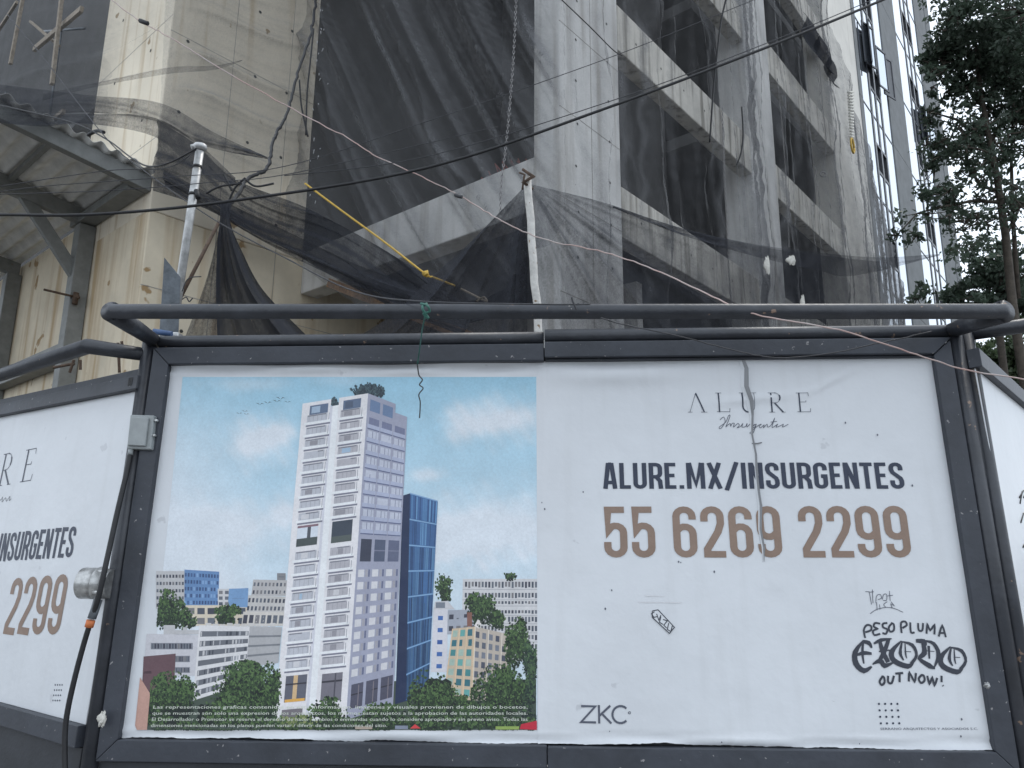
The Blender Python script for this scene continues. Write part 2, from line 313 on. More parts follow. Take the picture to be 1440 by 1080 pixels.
# loose timber: plank along the low wall, props and boards in the upper left opening
def plank(name, P, Q, w, th, material, label, cat, group=None, nrm=None):
    P, Q = np.array(P), np.array(Q); d = Q - P; n = np.array(nrm if nrm is not None else -D2); wv = np.cross(d, n); wv = wv / np.linalg.norm(wv) * w
    m = MB(); m.box(P, d, wv, n / np.linalg.norm(n) * th); return tag(m.build(name, material, bevel=0.006), label, cat, group)
plank('timber_plank', on_s(466, 392, -0.2), on_s(668, 468, -0.2), 0.17, 0.06, M['wood'], 'long brown pine plank lying along the top of the cream low wall', 'plank', nrm=-D1)
props = [((105, 0), (62, 85), 'upright wooden prop nearest the left edge of the photo, behind netting'),
         ((92, -20), (85, 35), None), ((272, -10), (262, 36), None)]
def opt(x, y, dt=0.25): return on_s(x, y, SA + dt)
for i, ((a, b), w, lab) in enumerate([(((36, -6), (18, 90)), 0.13, 'upright pine prop, leftmost in the netted opening above the canopy'),
        (((91, -8), (77, 118)), 0.13, 'upright pine prop beside the cream column in the netted opening'),
        (((117, 18), (50, 74)), 0.16, 'diagonal board crossing the upright prop in the netted opening'),
        (((46, 30), (86, 64)), 0.07, 'thin pale batten crossing under the diagonal board'),
        (((92, 160), (66, 182)), 0.12, 'short pine offcut just above the corrugated canopy edge'),
        (((-2, 45), (26, 2)), 0.12, 'slanting pine board at the top left corner of the photo')]):
    P, Q = opt(*a, dt=0.3 + 0.16 * i), opt(*b, dt=0.3 + 0.16 * i)
    plank('timber_prop', P, Q, w, 0.09, M['greywood'], lab, 'timber', 'timbers in the upper left opening', nrm=-D1)
for i, (a, b) in enumerate([((88, 30), (66, 190)), ((8, 130), (14, 200)), ((120, 40), (62, 44))]):
    m = MB(); m.tube([opt(*a, dt=1.5), opt(*b, dt=1.5)], 0.035, 8)
    tag(m.build('scaffold_tube', M['zinc']), ['grey scaffold tube standing behind the pine prop', 'short grey scaffold tube by the left photo edge', 'level grey scaffold tube crossing the upright prop'][i], 'scaffold tube')
# ------------------------------------------------------------------ corrugated canopy on the left wing
can = empty('corrugated_canopy', 'corrugated metal canopy on grey steel frame fixed to the cream wall', 'canopy', loc=ST(-4, 8, 0))
zc = lambda s: 7.70 + 0.135 * (SA - s)
m = MB(); S_ = np.arange(-9.2, SA - 0.02, 0.27 / 8); T_ = np.linspace(TB - 0.12, 16, 3)
up = [[ST(s, t, zc(s) + 0.16 + 0.045 * math.sin(2 * math.pi * s / 0.27)) for t in T_] for s in S_]
m.grid(up); o = m.build('corrugated_sheet', M['sheet'], can); sm = o.modifiers.new('thickness', 'SOLIDIFY'); sm.thickness = 0.006
def cbeam(name, s0, s1, t0, t1, dz0, dz1):
    m = MB(); a, b = ST(s0, t0, zc(s0) + dz0), ST(s1, t0, zc(s1) + dz0); u2 = UZ * (dz1 - dz0)
    m.prism([a, b, b + u2, a + u2], D2 * (t1 - t0)); return m.build(name, M['steel'], can, bevel=0.008)
cbeam('edge_beam', -9.2, SA - 0.01, TB + 0.02, TB + 0.18, -0.16, 0.11)
cbeam('rafter', -9.2, SA - 0.3, 8.86, 9.02, -0.19, 0.10)
cbeam('rafter', -9.2, SA - 0.05, 13.0, 13.16, -0.2, 0.10)
for s in (-8.2, -6.3, -4.6):
    m = MB(); m.box(ST(s, TB + 0.2, zc(s) + 0.0), D1 * 0.08, D2 * 9, UZ * 0.1); m.build('purlin', M['steel'], can)
for t in (8.80, 12.95):
    m = MB(); st_box(m, SA - 0.30, SA - 0.01, t, t + 0.28, -.4, 7.52); m.build('post', M['steel'], can, bevel=0.01)
m = MB(); P, Q = on_t(22, 268, 8.9), on_t(112, 408, 8.9); d = Q - P; w = np.cross(d, D2); w = w / np.linalg.norm(w) * 0.22
m.box(P, d, w, D2 * 0.12); m.build('diagonal_brace', M['steel'], can, bevel=0.008)
m = MB(); st_box(m, SA - 0.28, SA - 0.02, 8.83 + 0.25, 16, 4.85, 5.2); m.build('wall_beam', M['steel'], can, bevel=0.01)
m = MB(); m.box(ST(SA - 0.32, TB + 0.2, 7.55), D1 * 0.3, D2 * 2.6, UZ * 0.16); m.build('wall_plate', M['steel'], can, bevel=0.01)
m = MB(); P = on_t(108, 418, 8.75); m.tube([P + D1 * -0.55, P + D1 * 0.05], 0.022, 8); m.tube([P + D1 * -0.02 - UZ * .14, P + D1 * -0.02 + UZ * .08], 0.05, 8)
m.tube([P + D1 * -0.02 - D2 * .08, P + D1 * .02 + D2 * .1], 0.04, 8); tag(m.build('scaffold_clamp', M['rust']), 'rusty scaffold clamp and short bar on the canopy post', 'clamp')
# ------------------------------------------------------------------ mirror-glass building in line with the right facade
gb = empty('glass_office_building', 'mirror glass office building with grey stone fins beyond the netted building', 'building', loc=ST(26, 2, 0))
sx = lambda x, y=240: s_of(on_t(x, y, 0.0))
def gpart(name, material, s0, s1, t0, t1, z0, z1, parent=None, bevel=0.0):
    m = MB(); st_box(m, s0, s1, t0, t1, z0, z1); return m.build(name, material, gb if parent is None else parent, bevel=bevel)
ZT = 46.0
gpart('core_wall', M['inner'], 18.3, sx(1331), 0.5, 14, -.4, ZT)
fins = [(18.05, sx(1219)), (sx(1259.5), sx(1281)), (sx(1312), sx(1326))]
for a, b in fins:
    for z in np.arange(0, ZT, 3.45):
        gpart('stone_panel', M['pilaster'], a, b, -0.03, 0.45, z + 0.012, z + 3.44)
gpart('corner_return', M['pilaster'], sx(1326) + 0.02, sx(1332), -0.05, 0.45, 0, ZT)
bays = [(sx(1219), sx(1259.5)), (sx(1281), sx(1312))]
def glass(s0, s1, z0, z1):
    m = MB(); st_box(m, s0, s1, 0.0, 0.03, z0, z1); o = m.build('pane', M['mirror'], gb)
for a, b in bays:
    w = b - a; cuts = [a, a + 0.36 * w, a + 0.53 * w, a + 0.70 * w, b]
    for z in np.arange(0, ZT, 3.45):
        glass(cuts[0], cuts[1], z, z + 3.40); glass(cuts[3], cuts[4], z, z + 3.40)
        for j in (1, 2):
            for q in (0, 1): glass(cuts[j], cuts[j + 1], z + 1.15 + 1.15 * q - 1.1 * (q == 0) * 1, z + (1.12 if q == 0 else 3.4))
        gpart('transom', M['mullion'], cuts[0], cuts[4], -0.015, 0.12, z + 3.40, z + 3.45)
        gpart('transom', M['mullion'], cuts[1], cuts[3], -0.02, 0.12, z + 1.12, z + 1.22)
        gpart('transom', M['mullion'], cuts[1], cuts[3], -0.02, 0.12, z + 2.25, z + 2.35)
    for c in cuts[1:4]: gpart('mullion', M['mullion'], c - 0.09, c + 0.09, -0.025, 0.12, 0, ZT)
for (x, y) in ((1218, 95), (1298, 200)):            # casements hinged open
    P = on_t(x, y, 0.0); s = s_of(P); z = P[2]
    for k, (ds, ang) in enumerate(((-0.35, 0.25), (0.5, 0.32), (1.5, 0.2), (2.2, 0.28))):
        a = ST(s + ds, -0.05, z); v = (D1 * math.cos(ang) * (1 if k != 1 else -1) - D2 * math.sin(ang)) * 0.8
        m = MB()
        for (p0, d0) in ((a, v), (a + UZ * 1.7, v)): m.box(p0, d0, UZ * 0.07, np.cross(v, UZ) * 0.05)
        m.box(a, v * 0.08, UZ * 1.77, np.cross(v, UZ) * 0.05); m.box(a + v * 0.93, v * 0.08, UZ * 1.77, np.cross(v, UZ) * 0.05)
        o = m.build('open_casement', M['mullion'], gb)
        m = MB(); m.box(a + v * 0.08 + UZ * 0.07, v * 0.85, UZ * 1.63, np.cross(v, UZ) * 0.02); m.build('casement_pane', M['mullion'] if k % 2 else M['mirror'], o)
# ------------------------------------------------------------------ hoarding: plane frames
E1 = np.array([0.99883, -0.04797, 0.00633]); E1 /= np.linalg.norm(E1); E3 = np.array([0.00354, 0.05834, 0.99829]); E3 -= np.dot(E3, E1) * E1; E3 /= np.linalg.norm(E3)
EN = np.cross(E1, E3); O0 = np.array([-2.427, 5.043, 0.400])
def P0(u, v, w=0.0): return O0 + u * E1 + v * E3 + w * EN
def UV(x, y):
    p = onplane(x, y, O0, EN) - O0; return float(np.dot(p, E1)), float(np.dot(p, E3))
W0, H0 = 5.30, 2.44
def pbox(F, u0, u1, v0, v1, w0, w1):
    m = MB(); o = F(u0, v0, w0); m.box(o, F(u1, v0, w0) - o, F(u0, v1, w0) - o, F(u0, v0, w1) - o); return m
def tubeobj(name, pts, r, material, parent=None, n=14):
    m = MB(); m.tube(pts, r, n); return m.build(name, material, parent)
hb = empty('advertising_hoarding', 'wide street hoarding with tower picture poster and brown phone number, charcoal steel frame', 'hoarding', loc=P0(2.65, -0.63))
# frame: four mitred channel members around the sheet
def mitred(name, pts, depth, parent, w=0.07, base=-0.03, F=P0):
    m = MB()
    n = (F(0, 0, 1) - F(0, 0, 0)); m.prism([F(*p, base) for p in pts], n * depth); return m.build(name, M['frame'], parent, bevel=0.006)
fw = 0.125
usplit = UV(765, 500)[0]
mitred('top_rail', [(0, H0), (usplit, H0), (usplit, H0 + fw), (-fw, H0 + fw)], 0.085, hb)
mitred('top_rail', [(usplit + 0.004, H0 + 0.02), (W0, H0 + 0.02), (W0 + fw, H0 + fw + 0.01), (usplit + 0.004, H0 + fw + 0.01)], 0.095, hb)
mitred('bottom_rail', [(-fw, -fw), (usplit, -fw), (usplit, 0), (0, 0)], 0.085, hb)
mitred('bottom_rail', [(usplit + 0.004, -fw - 0.01), (W0 + fw, -fw), (W0, 0), (usplit + 0.004, -0.005)], 0.09, hb)
mitred('side_rail', [(-fw, -fw + .002), (-0.001, 0.002), (-0.001, H0 - .002), (-fw, H0 + fw - .002)], 0.082, hb)
mitred('side_rail', [(W0 + 0.001, 0.002), (W0 + fw, -fw + .002), (W0 + fw, H0 + fw - .002), (W0 + 0.001, H0 + 0.018)], 0.082, hb)
pbox(P0, usplit + 0.01, W0 - 0.0, H0 + 0.004, H0 + 0.016, -0.02, 0.03).build('trim_strip', M['frame'], hb)
pr = 0.052
tubeobj('side_post', [P0(-fw - pr, -0.64, 0.01), P0(-fw - pr, H0 + fw + 0.07, 0.01)], pr, M['pipe'], hb)
tubeobj('side_post', [P0(W0 + fw + pr, -0.64, 0.01), P0(W0 + fw + pr, H0 + fw + 0.07, 0.01)], pr, M['pipe'], hb)
tubeobj('top_pipe', [P0(-fw + 0.02, H0 + fw + pr, 0.0), P0(usplit - 0.0, H0 + fw + pr, 0.0)], pr * 0.98, M['pipe'], hb)
tubeobj('top_pipe', [P0(usplit + 0.005, H0 + fw + pr + 0.012, 0.01), P0(W0 + fw + 0.02, H0 + fw + pr + 0.012, 0.01)], pr, M['pipe'], hb)
zb = P0(2.6, H0 + fw + pr)[2]
def at_z(x, y, z):
    d = ray(x, y); return EYE + d * ((z - EYE[2]) / d[2])
L_, R_ = at_z(156, 438, zb + 0.02), at_z(1412, 438, zb + 0.02)
tl, tr = P0(-fw - 0.02, H0 + fw + pr + 0.01), P0(W0 + fw + 0.02, H0 + fw + pr + 0.02)
tubeobj('front_bar', [tl, L_, L_ + (R_ - L_) * 0.002, R_ - (R_ - L_) * 0.002, R_, tr], pr * 0.92, M['pipe'], hb, n=18)
pbox(P0, -fw, W0 + fw, -0.64, -fw - 0.012, -0.045, 0.0).build('base_board', M['base'], hb)
pbox(P0, -fw, W0 + fw, -fw, H0 + fw, -0.075, -0.047).build('backing_board', M['base'], hb)
# poster sheets with shallow wrinkles
DENTS = [(rng.uniform(2.7, 5.2), rng.uniform(.1, 2.3), rng.uniform(.05, .12), rng.normal(0, .0022)) for _ in range(34)] + [(rng.uniform(.05, 2.6), rng.uniform(.1, 2.3), rng.uniform(.12, .2), rng.normal(0, .0016)) for _ in range(10)]
def wob(u, v):
    k_ = np.where(u < usplit, .3, 1.0)
    z = k_ * 0.0016 * np.sin(u * 9.1 + 2.2 * np.sin(v * 3.3)) * np.sin(v * 5.2 + 1.3 * np.sin(u * 2.1)) + k_ * 0.0022 * np.sin(u * 2.3 + 1) * np.sin(v * 2.7)
    z = z + 0.018 * np.exp(-((u - usplit - 0.5) / 0.45) ** 2 - ((v - H0 + 0.10) / 0.06) ** 2) - 0.016 * np.exp(-((u - usplit - 0.5) / 0.5) ** 2 - ((v - H0 + 0.01) / 0.035) ** 2)
    z = z + 0.011 * np.exp(-((u - 4.35 - 0.3 * np.sin(v * 2)) / 0.3) ** 2 - ((v - H0 + 0.25 - 0.10 * (u - 4.3)) / 0.025) ** 2)
    z = z + 0.010 * np.exp(-((u - 4.62) / 0.2) ** 2 - ((v - H0 + 0.16 - 0.5 * (u - 4.6)) / 0.018) ** 2)
    top = np.clip((v - (H0 - 0.085)) / 0.03, 0, 1) * (u < usplit)
    z = z + top * 0.013 * (np.sin(u * 7 + 30 * (H0 - v)) * 0.6 + np.sin(u * 3.1 - 55 * (H0 - v)) * 0.7)
    bot = np.clip((0.07 - v) / 0.03, 0, 1)
    z = z + bot * 0.008 * (np.sin(u * 6.3 + 60 * v) * 0.6 + np.sin(u * 2.9 - 95 * v))
    for (a_, b_, r_, h_) in DENTS: z = z + h_ * np.exp(-((u - a_) ** 2 + (v - b_) ** 2 * 0.6) / r_ ** 2)
    return z
def sheet(name, u0, u1, w, parent, nu, nv, low=0.006):
    uu = np.linspace(u0, u1, nu); vv = np.linspace(0, H0, nv); P = np.zeros((nu, nv, 3))
    edge = 0.004 * np.sin(uu * 2.3) + np.interp(uu, np.linspace(-1, 6, 60), rng.normal(0, .0045, 60)) + rng.normal(0, .0012, nu)
    for i, u in enumerate(uu):
        v2 = low + edge[i] + vv * (H0 - low - edge[i] + 0.01) / H0
        P[i] = O0 + u * E1 + v2[:, None] * E3 + (w + wob(u, v2))[:, None] * EN
    m = MB(); m.grid(P); return m.build(name, M['vinyl'], parent)
poster_l = sheet('poster_sheet', -0.004, usplit - 0.02, 0.004, hb, 150, 110); poster_l['label'] = 'white bordered poster sheet with picture of a white tower'
poster_r = sheet('poster_sheet', usplit - 0.055, W0 + 0.004, 0.007, hb, 150, 110); poster_r['label'] = 'white poster sheet with lettering, phone number and a torn crease'
# torn crease: folded vinyl standing proud of the sheet
cr = [(1045, 509), (1047, 520), (1051, 545), (1055, 566), (1057, 585), (1059, 612), (1060, 640), (1064, 660), (1067, 690), (1067, 712), (1071, 745), (1073, 770), (1072, 790)]
wid = [0.024, 0.026, 0.026, 0.030, 0.014, 0.010, 0.014, 0.013, 0.012, 0.016, 0.012, 0.010, 0.004]
m = MB(); rows = []
for k, (x, y) in enumerate(cr):
    u, v = UV(x, y); w = wid[k]; j = 0.012 * math.sin(k * 2.3)
    rows.append([P0(u - w * 1.3 + j, v, 0.0095), P0(u - w * 0.35 + j, v, 0.0095 + w * 0.55), P0(u + w * 0.25 + j, v, 0.0095 + w * 0.95), P0(u + w * 0.42 + j, v, 0.011 + w * 0.25), P0(u + w * 0.6 + j, v, 0.0085)])
m.grid(np.array(rows), smooth=False); m.build('torn_crease', M['vinyl'], poster_r)
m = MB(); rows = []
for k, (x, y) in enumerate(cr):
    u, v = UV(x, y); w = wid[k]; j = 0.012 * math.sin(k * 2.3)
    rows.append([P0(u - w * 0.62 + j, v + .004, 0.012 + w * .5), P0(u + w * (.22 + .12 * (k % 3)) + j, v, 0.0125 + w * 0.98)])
m.grid(np.array(rows), smooth=False); m.build('crease_shade', M['vinyl_back_shade'], poster_r)  # dark strip along the fold: shade on the turned vinyl, painted as colour
m = MB(); u, v = UV(1063, 624); m.tube([P0(u - .03, v, 0.012), P0(u, v - .002, .02), P0(u + .035, v + .006, .012)], 0.004, 6); m.build('torn_thread', M['vinyl_back_shade'], poster_r)
# ------------------------------------------------------------------ left return hoarding
LD = np.array([-math.sin(math.radians(56)), math.cos(math.radians(56)), 0.0]); LU = np.array([0.02, 0.05, 1.0]); LU -= np.dot(LU, LD) * LD; LU /= np.linalg.norm(LU)
LN = np.cross(-LD, LU); LO = P0(-fw - 2 * pr - 0.02, 0.0, -0.0)
LE = -LD
def PL(u, v, w=0.0): return LO + u * LD + v * LU + w * LN     # u grows away from the corner
def UVL(x, y):
    p = onplane(x, y, LO, LN) - LO; return float(np.dot(p, LD)), float(np.dot(p, LU))
la = UVL(198, 549); lb = UVL(127, 1021)
LT, LB, LW = la[1], lb[1], 2.4
hl = empty('advertising_hoarding', 'left return hoarding with cropped poster lettering, receding beside the wide hoarding', 'hoarding', loc=PL(1.2, -0.4))
def lbox(name, u0, u1, v0, v1, w0, w1, material, parent=None, bevel=0.005):
    return pbox(PL, u0, u1, v0, v1, w0, w1).build(name, material, hl if parent is None else parent, bevel=bevel)
poster_s = lbox('poster_sheet', 0.0, LW, LB, LT, -0.004, 0.004, M['vinyl'])
lbox('top_rail', 0.0, LW, LT, LT + 0.10, -0.03, 0.05, M['frame']); lbox('top_rail', 0.0, LW, LT + 0.103, LT + 0.155, -0.03, 0.03, M['frame'])
lbox('bottom_rail', 0.0, LW, LB - 0.13, LB, -0.03, 0.05, M['frame']); lbox('base_board', 0.0, LW, LB - 0.64, LB - 0.135, -0.04, 0.0, M['base'])
lbox('side_rail', LW, LW + 0.1, LB - 0.12, LT + 0.12, -0.03, 0.05, M['frame'])
lbox('backing_board', 0.0, LW, LB - 0.1, LT + 0.1, -0.07, -0.034, M['base'])
a0 = P0(-fw - pr, H0 + fw - 0.04, 0.0); zl = a0[2] + 0.02
a1, a2 = at_z(124, 487, zl), at_z(-160, 580, zl)
tubeobj('front_bar', [a0, a1, a2], 0.047, M['pipe'], hl, n=18)
for k in range(3): lbox('slot', 0.06 + 0.02 * k, 0.075 + .02 * k, LT + 0.03, LT + 0.09, 0.051, 0.053, M['black'])
# ------------------------------------------------------------------ right return hoarding
RD = np.array([math.sin(math.radians(42)), math.cos(math.radians(42)), 0.0]); RU = np.array([-0.02, 0.05, 1.0]); RU -= np.dot(RU, RD) * RD; RU /= np.linalg.norm(RU)
RN = np.cross(RD, RU); RO = P0(W0 + fw + 2 * pr + 0.085, 0.0, 0.0)
def PR(u, v, w=0.0): return RO + u * RD + v * RU + w * RN
def UVR(x, y):
    p = onplane(x, y, RO, RN) - RO; return float(np.dot(p, RD)), float(np.dot(p, RU))
hr = empty('advertising_hoarding', 'right return hoarding with scribbled plain white sheet, receding at the right edge', 'hoarding', loc=PR(1.2, -0.4))
RT = UVR(1378, 524)[1]
def rbox(name, u0, u1, v0, v1, w0, w1, material): return pbox(PR, u0, u1, v0, v1, w0, w1).build(name, material, hr, bevel=0.005)
poster_t = rbox('poster_sheet', 0.02, 2.4, 0, RT, -0.004, 0.004, M['vinyl'])
rbox('top_rail', 0.0, 2.4, RT, RT + 0.13, -0.03, 0.05, M['frame']); rbox('bottom_rail', 0.0, 2.4, -0.13, 0, -0.03, 0.05, M['frame'])
rbox('base_board', 0.0, 2.4, -0.64, -0.135, -0.04, 0.0, M['base']); rbox('side_rail', 2.401, 2.5, -0.12, RT + .12, -0.03, .05, M['frame']); rbox('backing_board', 0.0, 2.4, -0.1, RT + 0.1, -0.07, -0.034, M['base'])
tubeobj('side_post', [P0(W0 + fw + 3 * pr - 0.012, -0.64, -0.01), P0(W0 + fw + 3 * pr - 0.012, H0 + fw + 0.06, -0.01)], pr * 0.9, M['pipe'], hr)
b0 = P0(W0 + fw + 3 * pr + 0.03, H0 + fw + 0.06, -0.01); tubeobj('front_bar', [b0, at_z(1440, 458, b0[2] + 0.02), at_z(1560, 470, b0[2] + 0.02)], 0.047, M['pipe'], hr, n=18)
pbox(P0, W0 + fw - .01, W0 + fw + 4 * pr + .02, -.64, H0 + fw, -0.12, -0.08).build('corner_board', M['base'], hr)
m = MB()
for (x0, y0, x1, y1) in ((1432, 700, 1438, 690), (1436, 692, 1433, 708), (1438, 700, 1441, 694), (1434, 735, 1438, 722), (1437, 770, 1440, 764)):
    (u0, v0), (u1, v1) = UVR(x0, y0), UVR(x1, y1); m.tube([PR(u0, v0, .006), PR(u1, v1, .006)], 0.006, 5)
m.build('scribble', M['black'], poster_t)
# ------------------------------------------------------------------ printing on the poster sheets (flat ink, vector shapes)
_k = [0]
def micro():
    _k[0] = (_k[0] + 1) % 60; return _k[0] * 4e-6
FADE = 0.03
def ink(c, g=1.10):
    c = np.array(c, float) * (1 - FADE) + np.array((176, 192, 210.)) * FADE; return tuple(min(0.82, v * g * k) for v, k in zip(lin(c), (1.08, 1.0, 0.93)))
class Print:
    def __init__(s, F, base, wobble=True): s.m = MB(); s.F = F; s.base = base; s.wobble = wobble
    def uvpoly(s, pts, col, layer=0):
        if s.wobble and len(pts) == 4:
            e = max(math.dist(pts[0], pts[1]), math.dist(pts[3], pts[2])); g_ = max(math.dist(pts[1], pts[2]), math.dist(pts[0], pts[3])); na, nb_ = int(e / .05) + 1, int(g_ / .05) + 1
            if na * nb_ > 1:
                q = [np.array(p) for p in pts]; B_ = lambda a, b: tuple((q[0] * (1 - a) + q[1] * a) * (1 - b) + (q[3] * (1 - a) + q[2] * a) * b)
                for i in range(na):
                    for j in range(nb_): s.uvpoly([B_(i / na, j / nb_), B_((i + 1) / na, j / nb_), B_((i + 1) / na, (j + 1) / nb_), B_(i / na, (j + 1) / nb_)], col, layer)
                return
        w = s.base + layer * 0.0002 + micro()
        s.m.poly([s.F(u, v, w + (float(wob(np.float64(u), np.float64(v))) if s.wobble else 0)) for u, v in pts], col)
    def build(s, name, parent): return s.m.build(name, M['ink'], parent)
def fix(pts):       # keep polygons facing the viewer
    a = sum(pts[i][0] * pts[(i + 1) % len(pts)][1] - pts[(i + 1) % len(pts)][0] * pts[i][1] for i in range(len(pts)))
    return pts if a > 0 else pts[::-1]
PX = UV
class Pic(Print):
    def px(s, pts, c, layer=0): s.uvpoly(fix([PX(x, y) for x, y in pts]), ink(c), layer)
    def rect(s, x0, y0, x1, y1, c, layer=0): s.px([(x0, y0), (x1, y0), (x1, y1), (x0, y1)], c, layer)
    def quad(s, Q, a0, b0, a1, b1, c, layer=0):
        """cell of a four-cornered face Q = TL, TR, BR, BL; a across, b down, 0..1"""
        s.px([s.bil(Q, a0, b0), s.bil(Q, a1, b0), s.bil(Q, a1, b1), s.bil(Q, a0, b1)], c, layer)
    @staticmethod
    def bil(Q, a, b):
        TL, TR, BR, BL = [np.array(q, float) for q in Q]; p = (TL * (1 - a) + TR * a) * (1 - b) + (BL * (1 - a) + BR * a) * b; return (p[0], p[1])
    def leaves(s, cx, cy, rx, ry, n, layer, tones=((30, 46, 34), (48, 72, 44), (76, 104, 62), (18, 28, 26)), size=1.75, clumps=11):
        n = int(n * 2.1)
        for k in range(int(5 + rx * ry / 60)):
            a, r = rng.uniform(0, 6.3), rng.uniform(0, .55); bx_, by_ = cx + math.cos(a) * r * rx, cy + math.sin(a) * r * ry; rr = .36 * min(rx, ry)
            s.px([(min(max(bx_ + rr * rng.uniform(.7, 1.2) * math.cos(q), s.clip[0] + (by_ - 530) * s.clip[1] + 2), 753.5), min(by_ + rr * rng.uniform(.7, 1.2) * math.sin(q), 1025)) for q in np.arange(0, 6.2, .7)], tones[3], layer - .3 + .02 * k / 20)
        cl = [(rng.normal(0, .42), rng.normal(0, .42), rng.uniform(.25, .5)) for _ in range(clumps)]
        for i in range(n):
            a, b, r = cl[rng.integers(len(cl))]; ax, ay = a + rng.normal(0, r * .6), b + rng.normal(0, r * .6)
            if ax * ax + ay * ay > 1.15: continue
            x, y = cx + ax * rx, cy + ay * ry; up = -ay * .5 + rng.normal(0, .5) - (b - ay) * -1.0
            x = min(max(x, s.clip[0] + (y - 530) * s.clip[1]), 753.5); y = min(y, 1025.0)
            t = tones[0] if up < -.25 else tones[1] if up < .25 else tones[2] if up < .9 else tones[1]
            if rng.random() < .16: t = tones[3]
            an = rng.uniform(0, 6.3); q = size * rng.uniform(.6, 1.5)
            s.px([(x + q * math.cos(an + k * 1.7) * (1 if k % 2 else .6), y + q * math.sin(an + k * 1.7)) for k in range(4)], t, layer + rng.random() * .9)
pic = Pic(P0, 0.0062); pic.clip = (257.5, -50 / 495.0)
# sky of the picture: fine colour grid
skym = MB(); nx, ny = 90, 100
def cloud(x, y):
    """paleness of the printed sky at photo pixel x, y"""
    g = np.clip((y - 530) / 300.0, 0, 1) * 0.72 + 0.10 + np.clip((380 - x) / 330.0, 0, 0.5) * np.clip((y - 500) / 120, 0.2, 1)
    for (cx, cy, rx, ry, a) in ((365, 620, 42, 30, .9), (392, 606, 22, 20, .6), (690, 588, 55, 28, .85), (650, 600, 30, 26, .5), (600, 668, 26, 9, .6), (350, 540, 60, 10, .5), (475, 535, 40, 8, .35), (700, 740, 110, 45, .6), (330, 740, 90, 34, .4), (400, 720, 28, 20, .5), (620, 760, 60, 30, .5), (735, 590, 40, 26, .5)):
        n = 0.22 * math.sin(x * .11 + cy) + 0.18 * math.sin(y * .16 + x * .05) + .14 * math.sin(x * .29 - y * .21)
        d = ((x - cx) / rx) ** 2 + ((y - cy) / ry) ** 2
        g += a * 0.75 * math.exp(-(d * (1 + n)) ** 1.3 * 1.1)
    return min(1.0, g)
base_blue, pale = np.array((136, 187, 214.)), np.array((204, 216, 228.))
for i in range(nx + 1):
    for j in range(ny + 1):
        y = 530.5 + j / ny * (1026 - 530.5); xl = 257.5 - (y - 530) * 50 / 495.0; x = xl + (755.5 - xl) * i / nx
        u, v = UV(x, y); skym.v.append(tuple(P0(u, v, 0.0059 + float(wob(np.float64(u), np.float64(v)))))); k = cloud(x, y); skym.c.append(ink(base_blue * (1 - k) + pale * k))
for i in range(nx):
    for j in range(ny):
        b = i * (ny + 1) + j; skym.f.append((b, b + 1, b + ny + 2, b + ny + 1)); skym.smooth.append(True)
skym.build('printed_sky', M['ink'], poster_l)
WINC = [(70, 78, 92), (92, 100, 112), (110, 112, 118), (58, 62, 76)]
def block(Q, c, rows, cols, layer, wc=WINC, wh=.55, ww=.62, skip=0.0, top=0.04):
    pic.quad(Q, 0, 0, 1, 1, c, layer)
    for r in range(rows):
        for k in range(cols):
            if rng.random() < skip: continue
            b0 = top + (r + .5 - wh / 2) / rows * (1 - top); a0 = (k + .5 - ww / 2) / cols
            pic.quad(Q, a0, b0, a0 + ww / cols, b0 + wh / rows, wc[rng.integers(len(wc))], layer + 1)
R4 = lambda x0, y0, x1, y1: [(x0, y0), (x1, y0), (x1, y1), (x0, y1)]
pic.px([(207, 962), (754, 955), (754, 1025.5), (196, 1025.5)], (62, 76, 68), .5)
# left-hand city
block(R4(220, 803, 260, 856), (176, 180, 186), 5, 9, 1, wh=.42); block([(260, 801), (309, 804), (308, 852), (259, 852)], (92, 130, 178), 5, 12, 1, wc=[(50, 74, 116), (120, 156, 200), (60, 88, 134)], wh=.5)
block(R4(307, 828, 324, 853), (186, 190, 196), 3, 2, 2); block([(323, 828), (350, 827), (349, 854), (321, 854)], (108, 146, 190), 1, 1, 3, wh=.01)
block(R4(262, 851, 348, 880), (196, 190, 176), 2, 6, 3, wh=.6, ww=.72)
block([(357, 815), (404, 816), (402, 838), (354, 838)], (168, 170, 174), 2, 9, 2, wh=.45, ww=.5); block(R4(390, 806, 402, 816), (120, 124, 130), 1, 1, 2, wh=.1)
block([(350, 837), (403, 839), (400, 861), (346, 861)], (178, 180, 182), 2, 10, 3, wh=.5, ww=.55); block([(343, 860), (401, 861), (399, 880), (340, 880)], (190, 190, 188), 1, 7, 4, wh=.6, ww=.7)
pic.leaves(236, 858, 24, 27, 520, 4); pic.leaves(262, 872, 16, 16, 200, 4); pic.leaves(318, 863, 22, 14, 300, 5)
block([(207, 891), (280, 893), (275, 950), (202, 950)], (186, 190, 200), 1, 1, 6, wh=.01)
for (a, b, n) in ((904, 913, 14), (922, 931, 9), (938, 946, 8)):
    x0 = 213 if n == 14 else 247
    pic.rect(x0, a, 272 if n == 14 else 268, b, (120, 126, 138), 7)
    for k in range(n): pic.rect(x0 + 1 + k * ((272 if n == 14 else 268) - x0 - 2) / n, a + 1, x0 + 1 + (k + .7) * ((272 if n == 14 else 268) - x0 - 2) / n, b - 1, WINC[rng.integers(4)], 8)
for (x, y, w, hh) in ((231, 879, 16, 13), (258, 882, 6, 10), (246, 886, 34, 6)): pic.rect(x, y, x + w, y + hh, (176, 180, 186), 6.5)
QW = [(281, 879), (352, 881), (346, 962), (272, 985)]; pic.quad(QW, 0, 0, 1, 1, (204, 208, 214), 8)
